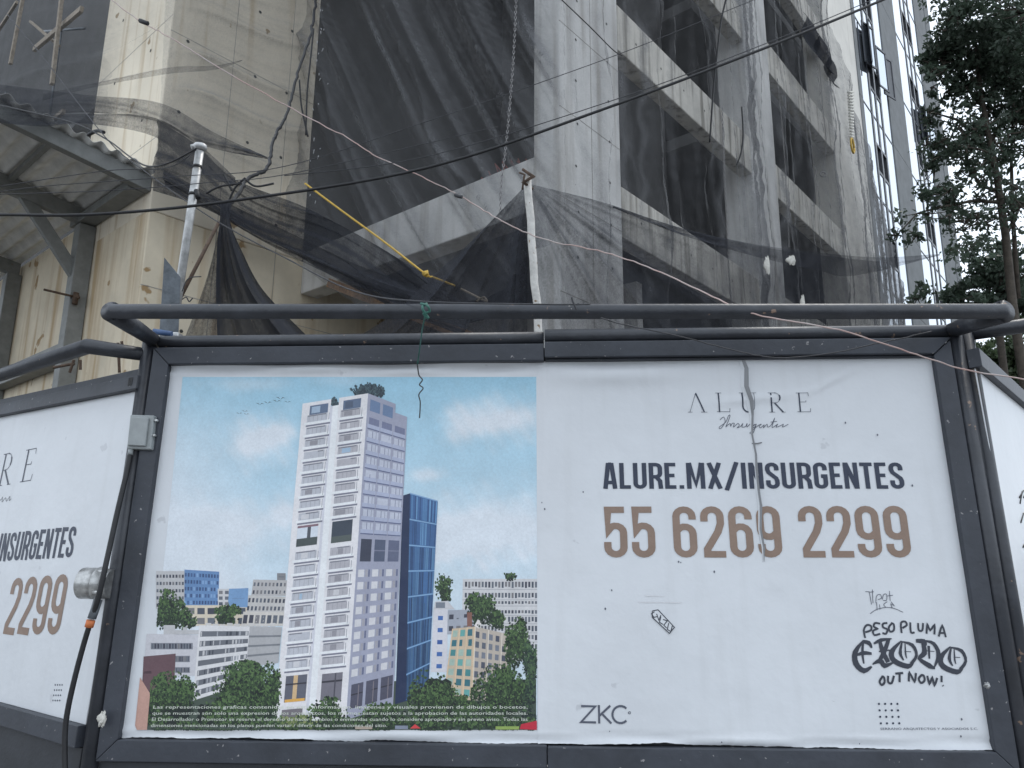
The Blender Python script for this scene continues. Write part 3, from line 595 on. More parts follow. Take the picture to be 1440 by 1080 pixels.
for r in range(7):
    b0 = .08 + r * .132
    pic.quad(QW, .04, b0, .985, b0 + .075, (96, 102, 112), 9)
    for k in range(15):
        if rng.random() < .6: pic.quad(QW, .05 + k * .0625, b0 + .005, .05 + k * .0625 + rng.uniform(.02, .045), b0 + .07, ((60, 66, 78), (180, 184, 190), (150, 156, 166))[rng.integers(3)], 10)
QS = [(352, 881), (397, 882), (392, 932), (347, 938)]; pic.quad(QS, 0, 0, 1, 1, (160, 164, 170), 9)
for b in (.22, .46, .70): pic.quad(QS, 0, b, 1, b + .05, (112, 118, 126), 10)
for k in range(10): pic.rect(290 + k * 10, 876 + (k % 3), 298 + k * 10, 881, (190, 192, 194), 7.5)
pic.px([(203, 923), (248, 919), (246, 962), (232, 984), (200, 984)], (92, 70, 78), 11); pic.px([(198, 952), (212, 975), (208, 1026), (194, 1026), (191, 1020)], (176, 142, 132), 12)
pic.px([(204, 944), (214, 943), (214, 947), (203, 947)], (66, 48, 56), 12)
pic.leaves(243, 990, 38, 44, 1700, 12); pic.leaves(345, 982, 44, 50, 1900, 11); pic.leaves(318, 1000, 26, 30, 800, 12); pic.leaves(300, 1008, 40, 24, 700, 12); pic.leaves(383, 972, 14, 44, 500, 11.5)
# right-hand city
QF = [(651, 814), (756, 814), (756, 930), (649, 930)]; pic.quad(QF, 0, 0, 1, 1, (192, 196, 202), 1)
for b0, hh in ((.035, .07), (.17, .06), (.27, .035), (.38, .04), (.46, .06), (.57, .06), (.68, .06), (.79, .06)):
    for k in range(22): pic.quad(QF, .03 + k * .0445, b0, .03 + k * .0445 + .028, b0 + hh * rng.uniform(.8, 1.1), WINC[rng.integers(4)], 2)
    pic.quad(QF, 0, b0 + hh + .02, 1, b0 + hh + .028, (160, 164, 172), 2)
pic.leaves(625, 826, 13, 22, 190, 1, size=1.6); pic.leaves(717, 811, 10, 6, 60, 2, size=1.5); pic.rect(624.3, 838, 625.6, 860, (70, 60, 50), 1)
block([(610, 857), (630, 857), (629, 945), (606, 945)], (196, 200, 210), 5, 1, 3, wc=[(48, 84, 150), (60, 100, 165)], wh=.34, ww=.34); block([(630, 858), (672, 857), (670, 890), (629, 892)], (150, 158, 172), 2, 4, 3, wh=.4, ww=.6)
pic.px([(612, 846), (630, 845), (640, 857), (610, 857)], (186, 190, 198), 3); pic.rect(613, 847, 626, 855, (110, 120, 134), 4)
pic.leaves(676, 856, 22, 24, 480, 4); pic.leaves(697, 872, 14, 14, 200, 4); pic.rect(657, 861, 664, 881, (120, 84, 76), 5); pic.px([(667, 880), (672, 871), (678, 874), (674, 884)], (206, 206, 208), 5)
QB = [(636, 884), (668, 881), (664, 985), (624, 980)]; pic.quad(QB, 0, 0, 1, 1, (186, 172, 152), 5)
QC = [(668, 881), (716, 892), (712, 985), (664, 985)]; pic.quad(QC, 0, 0, 1, 1, (172, 166, 158), 5)
for r in range(7):
    for k in range(3): pic.quad(QB, .06 + k * .32, .03 + r * .138, .06 + k * .32 + .2, .03 + r * .138 + .092, ((64, 128, 134), (92, 156, 156), (50, 104, 118), (150, 176, 168))[rng.integers(4)], 6)
    for k in range(5): pic.quad(QC, .03 + k * .195, .06 + r * .135, .03 + k * .195 + .11, .06 + r * .135 + .085, ((84, 92, 106), (108, 116, 130), (70, 76, 92))[rng.integers(3)], 6)
for k in range(4): pic.quad(QB, k * .32, 0, k * .32 + .045, 1, (204, 184, 156), 7)
for k in range(3): pic.quad(QC, k * .39, 0, k * .39 + .03, 1, (200, 196, 188), 7)
pic.leaves(727, 905, 18, 36, 620, 7); pic.leaves(744, 925, 11, 30, 300, 7, tones=((30, 48, 44), (48, 72, 54), (70, 98, 66), (22, 34, 34)))
pic.leaves(612, 985, 36, 46, 1500, 12); pic.leaves(702, 982, 38, 46, 1600, 12); pic.leaves(745, 980, 12, 50, 520, 12, tones=((26, 42, 40), (44, 64, 52), (66, 92, 62), (20, 30, 30))); pic.leaves(655, 1003, 22, 24, 500, 12)
# blue glass tower of the picture
pic.px([(567, 697), (577, 694), (573, 985), (556, 990)], (28, 42, 74), 8)
QG = [(577, 694), (616, 705), (603, 965), (571, 985)]; pic.quad(QG, 0, 0, 1, 1, (58, 98, 148), 9)
for r in range(8):
    for k in range(17):
        dk = r / 8; c = ((74, 118, 166), (96, 142, 188), (44, 76, 124), (58, 96, 146))[rng.integers(4)]; c = tuple(int(v * (1 - .42 * dk)) for v in c)
        pic.quad(QG, k / 17, r / 8 + .006, (k + rng.uniform(.5, .95)) / 17, (r + 1) / 8 - .006, c, 10)
    pic.quad(QG, 0, r / 8 - .003, 1, r / 8 + .003, (120, 160, 200), 11)
# white tower of the picture
QL = [(426, 568), (518, 553.5), (487, 1012), (386, 1021)]; QR = [(518, 553.5), (573.5, 575), (553, 992), (487, 1012)]
pic.quad(QL, 0, .0, .44, 1, (212, 215, 222), 9); pic.quad(QL, .43, .022, .57, 1, (212, 215, 222), 9); pic.quad(QL, .56, 0, 1, 1, (212, 215, 222), 9)
pic.quad(QR, 0, 0, .7, 1, (146, 152, 174), 9); pic.quad(QR, .69, .028, 1, 1, (146, 152, 174), 9)
pic.leaves(516, 552, 24, 13, 330, 7.5, tones=((34, 50, 62), (46, 66, 78), (62, 84, 92), (26, 38, 50))); pic.leaves(472, 570, 6, 10, 90, 7.5, tones=((34, 50, 62), (46, 66, 78), (62, 84, 92), (26, 38, 50)))
pic.quad(QL, .43, .022, .56, 1, (222, 225, 233), 10); pic.quad(QL, .43, .022, .47, 1, (196, 201, 214), 11)
py = lambda y: (y - 568) / 452.0
for (a0, a1) in ((.09, .40), (.60, .90)):
    lit = a0 > .5
    pic.quad(QL, a0 + .03, py(573), a1, py(586), (86, 104, 132), 11); pic.quad(QL, a0 + .06, py(575), a1 - .12, py(584), (150, 172, 196) if not lit else (70, 84, 108), 12)
    for y in [598.5 + 17.15 * k for k in range(9)] + [791 + 19.0 * k for k in range(9)]:
        b = py(y); hgt = .027 if y < 780 else .030
        pic.quad(QL, a0, b - hgt, a1, b, (166, 168, 178) if lit else (174, 180, 192), 11)
        pic.quad(QL, a0 + .01, b - hgt, a1 - .02, b - hgt + .004, (120, 124, 136), 12)
        for q in range(5): pic.quad(QL, a0 + .03 + q * .065, b - hgt + .004, a0 + .034 + q * .065, b - .006, (126, 130, 140), 12)
        if rng.random() < .6: pic.quad(QL, a0 + rng.uniform(.02, .12), b - hgt + .005, a0 + rng.uniform(.15, .2), b - .008, ((150, 178, 204), (192, 196, 204), (136, 138, 148))[rng.integers(3)], 12.5)
        pic.quad(QL, a0 - .035, b - .0055, a1 + .045, b + .0025, (228, 231, 238), 13); pic.quad(QL, a0 - .01, b + .003, a1 + .05, b + .008, (112, 116, 134), 12); pic.quad(QL, a1 + .02, b - .026, a1 + .026, b, (110, 116, 130), 13)
pic.quad(QL, .09, py(742), .395, py(770), (196, 208, 222), 12); pic.quad(QL, .24, py(742), .29, py(770), (70, 76, 86), 13); pic.quad(QL, .09, py(759), .395, py(770), (62, 72, 74), 13); pic.quad(QL, .09, py(741), .395, py(744), (122, 98, 110), 14)
pic.quad(QL, .6, py(741), .9, py(771), (52, 62, 76), 12); pic.quad(QL, .6, py(762), .9, py(771), (74, 84, 84), 13)
pic.quad(QL, .11, py(951), .41, py(988), (88, 92, 106), 12); pic.quad(QL, .22, py(951), .28, py(988), (196, 170, 132), 13); pic.quad(QL, .11, py(962), .41, py(964), (50, 50, 60), 14); pic.quad(QL, .12, py(984), .40, py(988), (206, 160, 80), 14)
pic.quad(QL, .62, py(953), .91, py(992), (108, 108, 120), 12); pic.quad(QL, .62, py(963), .91, py(965.5), (48, 48, 58), 13); pic.quad(QL, .80, py(953), .82, py(992), (70, 70, 82), 13)
pic.quad(QL, .09, py(998), .38, py(1019), (110, 108, 116), 12); pic.quad(QL, .2, py(998), .22, py(1019), (60, 58, 66), 13); pic.quad(QL, .28, py(1002), .36, py(1019), (72, 66, 70), 13)
ry = lambda y: (y - 566) / 436.0
for k in range(3):
    a0, a1 = .07 + k * .32, .07 + k * .32 + .25
    if k < 2: pic.quad(QR, a0, .015, a1, .05, (96, 120, 156), 11); 
    for r in range(9):
        b = .058 + r * .0405 + .012
        pic.quad(QR, a0, b, a1, b + .024, (104, 112, 142) if r == 0 else (176, 184, 202), 11); pic.quad(QR, a0 + .1, b, a0 + .115, b + .024, (110, 118, 146), 12); pic.quad(QR, a0 + .19, b, a0 + .2, b + .024, (110, 118, 146), 12)
        pic.quad(QR, a0 - .03, b + .021, a1 + .02, b + .033, (158, 168, 194), 13); pic.quad(QR, a0 - .03, b + .033, a1 + .02, b + .0365, (88, 98, 130), 13)
    pic.quad(QR, a0, .445, a1, .515, ((52, 58, 76), (74, 84, 108), (86, 94, 120))[k], 11); pic.quad(QR, a0, .478, a1, .482, (110, 116, 140), 12)
    for r in range(9):
        b = .54 + r * .0385
        pic.quad(QR, a0 - .02, b, a0 + .12, b + .023, (196, 200, 208), 11); pic.quad(QR, a0 + .145, b, a0 + .2, b + .023, (150, 152, 164), 11); pic.quad(QR, a0 + .21, b, a0 + .25, b + .023, (96, 104, 132), 11)
    pic.quad(QR, a0, .895, a1 + .01, .97, (72, 74, 92), 11); pic.quad(QR, a0, .925, a1 + .01, .929, (44, 44, 56), 12); pic.quad(QR, a0 + .15, .9, a0 + .17, .97, (116, 112, 122), 12)
# shrubs, cars, grass along the foot of the picture
pic.rect(196, 1019, 754, 1026, (52, 66, 60), 12)
for x in np.arange(214, 752, 13): pic.leaves(x, 1018 + rng.normal(0, 2), 11, 9, 75, 13)
pic.leaves(462, 1003, 28, 22, 700, 14); pic.leaves(535, 1006, 34, 18, 520, 14); pic.leaves(420, 1016, 30, 10, 260, 14, tones=((60, 84, 50), (92, 112, 66), (130, 140, 96), (40, 56, 44)))
pic.px([(731, 1033 - 8), (733, 1018), (755, 1013), (755, 1026)], (176, 36, 56), 15.2); pic.px([(577, 1024), (584, 1018), (592, 1024)], (196, 60, 66), 15.2); pic.rect(697, 1021, 730, 1025.5, (132, 158, 84), 15.2)
pic.rect(556, 1020, 574, 1025, (120, 130, 150), 15.2); pic.rect(500, 1021, 524, 1025, (160, 150, 140), 15.2)
for (x, y, q) in ((366, 569, 6), (377, 567, 6), (395, 561, 7), (405, 566, 5), (390, 565, 6), (337, 582, 4.5), (345, 579, 4.5), (347, 583, 4)):
    pic.px([(x - q, y - q * .35), (x - q * .4, y - q * .1), (x, y + q * .15), (x - q * .4, y - q * .28)], (74, 86, 100), 2); pic.px([(x, y + q * .15), (x + q * .45, y - q * .15), (x + q, y - q * .1), (x + q * .4, y - q * .33)], (74, 86, 100), 2)
pic.build('printed_picture', poster_l)

# ------------------------------------------------------------------ lettering made of strokes
def stroke_polys(pts, w, closed=False):
    """mitred ribbon along pts; w one width or one per point"""
    p = [np.array(q, float) for q in pts]; n = len(p); ws = list(w) if hasattr(w, '__len__') else [w] * n; Lp, Rp = [], []
    for i in range(n):
        a = p[i] - p[i - 1] if (i > 0 or closed) else p[1] - p[0]; b = p[(i + 1) % n] - p[i] if (i < n - 1 or closed) else a
        a = a / (np.linalg.norm(a) + 1e-12); b = b / (np.linalg.norm(b) + 1e-12); t = a + b
        t = t / np.linalg.norm(t) if np.linalg.norm(t) > 1e-6 else a
        nn = np.array([-t[1], t[0]]); k = 1 / max(.45, abs(np.dot(nn, np.array([-a[1], a[0]])))); Lp.append(p[i] + nn * ws[i] / 2 * k); Rp.append(p[i] - nn * ws[i] / 2 * k)
    return [[Rp[i], Rp[(i + 1) % n], Lp[(i + 1) % n], Lp[i]] for i in range(n if closed else n - 1)]
def arc(cx, cy, rx, ry, a0, a1, n=8): return [(cx + rx * math.cos(math.radians(a0 + (a1 - a0) * k / n)), cy + ry * math.sin(math.radians(a0 + (a1 - a0) * k / n))) for k in range(n + 1)]
def cond(t):
    """condensed heavy capitals: glyph -> (width, list of strokes)"""
    h = t / 2; W = .40; l, r, T, B = h, W - h, 1 - h, h; q = .5 * (r - l); c = (l + r) / 2; G = {}
    G['A'] = (.43, [[(.07, 0), (.17, 1)], [(.36, 0), (.26, 1)], [(.1, .24), (.33, .24)], [(.165, 1 - h * .7), (.265, 1 - h * .7)]]); G['L'] = (.34, [[(l, 1), (l, h), (.33, h)]]); G['I'] = (.16, [[(.08, 0), (.08, 1)]])
    G['U'] = (W, [[(l, 1)] + arc(c, B + q, q, q, 180, 360) + [(r, 1)]]); G['E'] = (.34, [[(.33, T), (l, T), (l, B), (.33, B)], [(l, .51), (.29, .51)]]); G['T'] = (.36, [[(.18, 0), (.18, 1 - h)], [(0, T), (.36, T)]])
    G['R'] = (W, [[(l, 0), (l, T), (c, T)] + arc(c, T - q, q, q, 80, 0, 5) + arc(c, .46 + q, q, q, 0, -80, 5) + [(l, .46)], [(c + .01, .46), (r - .01, .3), (r + .01, 0)]])
    G['M'] = (.54, [[(h, 0), (h, 1)], [(.54 - h, 0), (.54 - h, 1)], [(h + .02, 1), (.27, .16), (.52 - h, 1)]]); G['X'] = (.44, [[(.07, 0), (.37, 1)], [(.37, 0), (.07, 1)]]); G['/'] = (.42, [[(.04, -.06), (.38, 1.02)]])
    G['N'] = (.42, [[(h, 0), (h, 1)], [(.42 - h, 0), (.42 - h, 1)], [(h + .01, .98), (.41 - h, .02)]]); G['.'] = (.17, [[(.085, 0), (.085, t)]])
    G['S'] = (W, [[(r, .70)] + arc(c, T - q, q, q, 0, 180) + [(l, .72), (l + .03, .62), (r - .03, .40), (r, .3)] + arc(c, B + q, q, q, 0, -180) + [(l, .32)]])
    G['G'] = (W, [[(r, .70)] + arc(c, T - q, q, q, 0, 180) + arc(c, B + q, q, q, 180, 360) + [(r, .48), (c + .01, .48)]])
    G['5'] = (W, [[(r + .02, T), (l + .01, T), (l + .01, .50)] + arc(c, .62 - q, q, q, 120, 0, 5) + arc(c, B + q, q, q, 0, -180) + [(l, .30)]])
    G['6'] = (W, [[(r, .74)] + arc(c, T - q, q, q, 0, 180) + arc(c, B + q, q, q, 180, 360) + arc(c, .60 - q, q, q, 0, 150, 6)])
    G['9'] = (W, [[(l, .26)] + arc(c, B + q, q, q, 180, 360) + arc(c, T - q, q, q, 0, 180) + arc(c, .40 + q, q, q, 180, 330, 6)])
    G['2'] = (W, [[(l, .70)] + arc(c, T - q, q, q, 180, 0) + [(r, .66), (r - .05, .5), (l + .03, .16), (l + .03, B), (W, B)]]); G[' '] = (.16, []); return G
def put(pr, G, text, x0, x1, y0, y1, t, col, gap=.075, F=UV, layer=3, parent=None):
    """text in the box whose lower left is pixel x0,y1 and lower right x1,y1; each character is a part"""
    ua, va = F(x0, y1); ub, vb = F(x1, y1); _, vt = F((x0 + x1) / 2, y0); H = abs(vt - (va + vb) / 2)
    tot = sum(G[ch][0] for ch in text) + gap * (len(text) - 1); k = (ub - ua) / tot; x = 0.0
    for ch in text:
        wd_, st = G[ch]; pc = Print(pr.F, pr.base, pr.wobble)
        for sgn in st:
            for q in stroke_polys([(px_, py_) for px_, py_ in sgn], t):
                pc.uvpoly(fix([(ua + (x + a) * k, va + (vb - va) * (x / tot) + b * H) for a, b in q]), col, layer)
        if st: pc.build('digit' if ch.isdigit() else 'letter' if ch.isalpha() else 'punctuation_mark', parent)
        x += wd_ + gap
def strokes_px(pr, lines, w, col, layer=3, F=UV):
    for ln in lines:
        for q in stroke_polys([F(x, y) for x, y in ln], w): pr.uvpoly(fix([tuple(p) for p in q]), col, layer)
def smooth(pts, n=4):
    p = np.array(pts, float); o = []
    for i in range(len(p) - 1):
        a, b, c, d = p[max(i - 1, 0)], p[i], p[i + 1], p[min(i + 2, len(p) - 1)]
        for k in range(n):
            t = k / n; o.append(tuple(.5 * ((2 * b) + (c - a) * t + (2 * a - 5 * b + 4 * c - d) * t * t + (3 * b - a - 3 * c + d) * t ** 3)))
    o.append(tuple(p[-1])); return o
NAVY, BROWN, GREY = ink((30, 40, 62), 1.1), ink((126, 108, 96), 1.08), ink((66, 72, 86), 1.3)
WOBR = 0.0095
pr = Print(P0, WOBR); G1 = cond(.135); put(pr, G1, 'ALURE.MX/INSURGENTES', 848, 1272, 651, 687.5, .135, NAVY, gap=.068, parent=poster_r)
pr = Print(P0, WOBR); G2 = cond(.125); put(pr, G2, '55 6269 2299', 850, 1282, 712, 784, .125, BROWN, gap=.075, parent=poster_r)
def serif_logo(pr, x0, x1, y0, y1, F, parent=None):
    ua, va = F(x0, y1); ub, vb = F(x1, y1); _, vt = F((x0 + x1) / 2, y0); H = abs(vt - (va + vb) / 2); k = (ub - ua) / 5.8
    def seg(p, w, ws=None): 
        P = [(ua + a * k, va + (vb - va) * a / 5.8 + b * H) for a, b in p]
        for q in stroke_polys(P, ws if ws else w): cur[0].uvpoly(fix([tuple(z) for z in q]), NAVY, 3)
    cur = [None]
    def new():
        if cur[0] is not None: cur[0].build('letter', parent)
        cur[0] = Print(pr.F, pr.base, pr.wobble)
    new(); n, th, sf = .0032 * abs(k) / .16, .0105 * abs(k) / .16, .003 * abs(k) / .16
    seg([(.1, 0), (.42, 1)], n); seg([(.42, 1), (.78, 0)], th); seg([(0, 0), (.22, 0)], sf); seg([(.62, 0), (.92, 0)], sf)
    new(); seg([(1.5, 0), (1.5, 1)], th); seg([(1.36, 1), (1.64, 1)], sf); seg([(1.38, .02), (1.98, .02)], n); seg([(1.98, .0), (2.0, .2)], n)
    new(); seg([(2.62, 1), (2.62, .35)] + arc(2.9, .3, .28, .3, 180, 260, 4), th); seg(arc(2.9, .3, .28, .3, 260, 360, 4) + [(3.18, 1)], n); seg([(2.48, 1), (2.76, 1)], sf); seg([(3.06, 1), (3.3, 1)], sf)
    new(); seg([(3.98, 0), (3.98, 1)], th); seg([(3.84, 1), (4.15, 1)] + arc(4.15, .74, .24, .26, 90, 0, 4), n, None); seg(arc(4.15, .74, .24, .26, 30, -30, 4), th); seg(arc(4.15, .74, .24, .26, -30, -90, 4) + [(3.98, .48)], n); seg([(4.12, .48), (4.5, .0)], th); seg([(3.84, 0), (4.12, 0)], sf); seg([(4.42, 0), (4.62, 0)], sf)
    new(); seg([(5.3, 0), (5.3, 1)], th); seg([(5.16, .985), (5.72, .985), (5.74, .82)], n); seg([(5.3, .52), (5.6, .52), (5.6, .6)], n); seg([(5.16, .015), (5.76, .015), (5.79, .2)], n); new()
pr = Print(P0, WOBR); serif_logo(pr, 967, 1140, 553, 580, UV, poster_r)
SCR = [[(1012, 591), (1017, 587), (1019, 594), (1013, 603), (1011, 601), (1020, 594), (1024, 585), (1026, 586), (1020, 601)],
       [(1020, 601), (1026, 596), (1027, 600), (1029, 596), (1032, 596), (1031, 601), (1037, 596), (1039, 599), (1036, 602), (1041, 600), (1044, 596), (1043, 601), (1048, 600), (1050, 596), (1050, 601), (1054, 597), (1057, 597), (1056, 601), (1062, 597), (1058, 599), (1060, 602), (1063, 597), (1058, 610), (1054, 609), (1063, 601), (1067, 598), (1070, 597), (1067, 600), (1069, 602), (1074, 598), (1073, 602), (1078, 597), (1079, 601), (1084, 598), (1089, 588), (1085, 601), (1090, 599), (1093, 597), (1091, 601), (1097, 599), (1101, 597), (1100, 601), (1108, 597)], [(1083, 594), (1092, 593)]]
pr = Print(P0, WOBR); strokes_px(pr, [smooth(l) for l in SCR], .0042, GREY); pr.build('script_lettering', poster_r)
pr = Print(P0, WOBR)
strokes_px(pr, [[(817, 992.5), (837, 993), (817, 1015), (838, 1015.5)], [(842, 991), (842.5, 1017)], [(858, 992), (843, 1006)], [(846, 1003), (859.5, 1017)]], .0125, GREY)
strokes_px(pr, [[(872.5 + 11.5 * math.cos(math.radians(a)), 1004.5 - 12 * math.sin(math.radians(a))) for a in range(45, 320, 18)]], .0125, GREY)
strokes_px(pr, [[(885 + 1.6 * math.cos(a), 1002 - 1.6 * math.sin(a)) for a in np.arange(0, 6.4, .6)]], .004, GREY); pr.build('developer_initials', poster_r)
# dots and small print
pr = Print(P0, WOBR)
for r in range(4):
    for k in range(4):
        x, y = 1235.2 + k * 8.6 + r * .9, 989.5 + r * 9.1; pr.uvpoly(fix([UV(x + 1.6 * math.cos(a), y + 1.6 * math.sin(a)) for a in np.arange(0, 6.2, .9)]), NAVY, 3)
pr.build('dot_grid_mark', poster_r)['kind'] = 'stuff'
def bfont(name, text, parent, x0, x1, yb, ht, col, w, F=UV, FF=P0, shear=0.0):
    cu = bpy.data.curves.new(name, 'FONT'); cu.body = text; cu.size = 1.0; cu.resolution_u = 2; ob = bpy.data.objects.new(name, cu); COL.objects.link(ob)
    bpy.context.view_layer.update(); me = bpy.data.meshes.new_from_object(ob.evaluated_get(bpy.context.evaluated_depsgraph_get())); bpy.data.objects.remove(ob); bpy.data.curves.remove(cu)
    V = np.array([v.co[:] for v in me.vertices]); F_ = [tuple(p.vertices) for p in me.polygons]; bpy.data.meshes.remove(me)
    wx = V[:, 0].max(); ua, va = F(x0, yb); ub, vb = F(x1, yb); _, vt = F((x0 + x1) / 2, yb - ht); H = abs(vt - (va + vb) / 2)
    m = MB(); m.v = [tuple(FF(ua + (ub - ua) * p[0] / wx, va + (vb - va) * p[0] / wx + p[1] / .7 * H, w)) for p in V]; m.f = F_; m.smooth = [False] * len(F_); m.c = [col] * len(m.v); return m.build(name, M['ink'], parent)
bfont('architect_credit', 'SERRANO ARQUITECTOS Y ASOCIADOS S.C.', poster_r, 1237, 1374, 1026, 3.2, GREY, WOBR + .0006)
LEG = ['Las representaciones graficas contenidas en esta informacion, imagenes y visuales provienen de dibujos o bocetos,', 'que se muestran son solo una expresion de los arquitectos, los mismos estan sujetos a la aprobacion de las autoridades locales.',
       'El Desarrollador o Promotor se reserva el derecho de hacer cambios o enmiendas cuando lo considere apropiado y sin previo aviso. Todas las', 'dimensiones mencionadas en los planos pueden variar / diferir de las condiciones del sitio.']
for i, ln in enumerate(LEG): bfont('small_print', ln, poster_l, 216 - i, [742, 742, 742, 545][i], 996 + 8.6 * i, 4.6, ink((196, 206, 200)), 0.0062 + .0055)
# marker tags and stencil on the right sheet
pr = Print(P0, WOBR); BK = (0.035, 0.04, 0.055)
PESO = [[(1216, 897), (1214, 886), (1218, 879), (1224, 880), (1224, 886), (1216, 889)], [(1237, 877), (1230, 876), (1228, 881), (1233, 884), (1227, 887), (1229, 893), (1237, 891)], [(1247, 876), (1241, 877), (1241, 882), (1247, 885), (1245, 891), (1240, 890)], [(1254, 876), (1249, 882), (1251, 888), (1256, 886), (1256, 878), (1252, 876)],
        [(1267, 890), (1266, 876), (1272, 874), (1274, 879), (1268, 883)], [(1279, 875), (1280, 889), (1285, 889)], [(1290, 876), (1291, 886), (1296, 886), (1297, 876)], [(1302, 891), (1303, 878), (1307, 886), (1313, 879), (1313, 892)], [(1319, 895), (1324, 880), (1329, 896)], [(1319, 890), (1328, 890)]]
OUT = [[(1240, 951), (1236, 958), (1239, 963), (1243, 959), (1242, 952), (1239, 951)], [(1248, 950), (1248, 959), (1253, 960), (1256, 950)], [(1258, 947), (1269, 946)], [(1264, 947), (1264, 959)], [(1277, 958), (1278, 946), (1285, 958), (1287, 946)], [(1295, 949), (1291, 954), (1294, 960), (1299, 957), (1298, 950), (1294, 949)], [(1303, 950), (1306, 961), (1310, 953), (1313, 963), (1317, 953)], [(1323, 950), (1323, 959)], [(1324.5, 963.5), (1325.5, 964.5)]]
for grp, w_ in [([l], .0115) for l in PESO[:-2]] + [(PESO[-2:], .0115), ([OUT[0]], .0125), ([OUT[1]], .0125), (OUT[2:4], .0125)] + [([l], .0125) for l in OUT[4:7]] + [(OUT[7:], .0125)]:
    pr = Print(P0, WOBR); strokes_px(pr, [smooth(l, 3) for l in grp], w_, BK, 4); pr.build('stencil_letter', poster_r)
pr = Print(P0, WOBR)
def bl(pts, ws, F=UV):
    P = [F(x, y) for x, y in smooth(pts, 3)]; w = np.interp(np.linspace(0, 1, len(P)), np.linspace(0, 1, len(ws)), ws)
    for q in stroke_polys(P, list(w)): pr.uvpoly(fix([tuple(p) for p in q]), BK, 4)
def bowl(cx, cy, r, kk): 
    bl([(cx - r * .2, cy - r * 1.0), (cx - r, cy - r * .1), (cx - r * .8, cy + r * .65), (cx + r * .3, cy + r * 1.1), (cx + r * .8, cy + r * .8)], [.006, .03, .034, .03, .008]); bl([(cx + r * .6, cy + r * .9), (cx + r * 1.05, cy + r * .2), (cx + r * .7, cy - r * .65), (cx - r * .25, cy - r * .95)], [.02, .016, .022, .006])
    bl([(cx - r * .15, cy - r * .9), (cx - r * .3, cy), (cx - r * .02, cy + r * .6)], [.008, .02, .008]); bl([(cx + r * .1, cy - r * .75), (cx + r * .15, cy + r * .1), (cx + r * .25, cy + r * .45)], [.006, .01, .004]); bl([(cx + .05 * r, cy - r * .12), (cx + r * .6, cy - r * .1)], [.004, .004])
bl([(1213, 901), (1202, 917), (1203, 933), (1214, 943), (1225, 937)], [.008, .030, .036, .03, .01]); bl([(1213, 904), (1212, 918), (1214, 933)], [.012, .016, .008]); bl([(1212, 902), (1221, 904), (1225, 911)], [.02, .026, .01]); bl([(1204, 921), (1214, 918), (1225, 919)], [.012, .024, .014])
bl([(1228, 905), (1238, 900), (1253, 898)], [.01, .022, .006]); bl([(1236, 899), (1240, 915), (1248, 931)], [.016, .03, .026]); bl([(1249, 898), (1243, 915), (1234, 932)], [.02, .026, .018]); bl([(1226, 934), (1237, 929), (1243, 936), (1256, 931)], [.006, .03, .028, .006]); bl([(1235, 916), (1250, 914)], [.008, .008])
bowl(1270, 918, 17, 0); bl([(1287, 901), (1298, 902), (1301, 908)], [.02, .03, .012]); bl([(1297, 903), (1299, 918), (1292, 926), (1306, 936), (1314, 940)], [.024, .03, .02, .032, .008]); bl([(1300, 901), (1312, 905), (1319, 920), (1313, 938)], [.01, .022, .026, .008]); bl([(1305, 908), (1306, 926)], [.016, .01]); bl([(1302, 915), (1313, 916)], [.004, .004])
bowl(1339, 926, 17, 0); pr.build('stencil_blackletter_word', poster_r)['kind'] = 'stuff'
pr = Print(P0, WOBR)
TAG = [[(1216, 832), (1222, 832)], [(1222, 834), (1225, 850)], [(1226, 829), (1227, 848)], [(1221, 833), (1228, 832)], [(1231, 848), (1232, 838), (1237, 836), (1239, 841), (1234, 843)], [(1240, 843), (1242, 836), (1246, 836), (1246, 844), (1241, 844)], [(1250, 831), (1251, 845)], [(1247, 838), (1255, 837)], [(1232, 847), (1233, 858)], [(1236, 850), (1237, 857)], [(1247, 846), (1242, 850), (1245, 854)], [(1252, 846), (1257, 852), (1252, 849), (1254, 855)], [(1223, 863), (1232, 857), (1246, 854), (1258, 856), (1269, 861)]]
strokes_px(pr, [smooth(l, 3) for l in TAG], .0038, GREY, 4); pr.build('pen_scribble', poster_r)['kind'] = 'stuff'
# faint scuffs and specks
pr = Print(P0, WOBR)
for (x, y) in ((860, 830), (851, 856), (1004, 804), (957, 791), (954, 790), (820, 692), (762, 707), (766, 716), (1282, 683), (1233, 612), (1188, 595), (1351, 1011), (1350, 1035), (1014, 1043), (857, 1028), (1209, 1046)):
    a = rng.uniform(1, 2); pr.uvpoly(fix([UV(x + a * .7 * math.cos(k), y + a * math.sin(k)) for k in np.arange(0, 6, 1.2)]), GREY, 3)
for (x0, x1, y, c) in ((895, 960, 846, 196), (905, 935, 837, 198), (1168, 1174, 985, 180)): pr.uvpoly(fix([UV(x0, y), UV(x1, y + 1), UV(x1 - 3, y + 2), UV(x0 + 4, y + 1.4)]), ink((c, c + 6, c + 14)), 3)
pr.build('scuff_marks', poster_r)['kind'] = 'stuff'
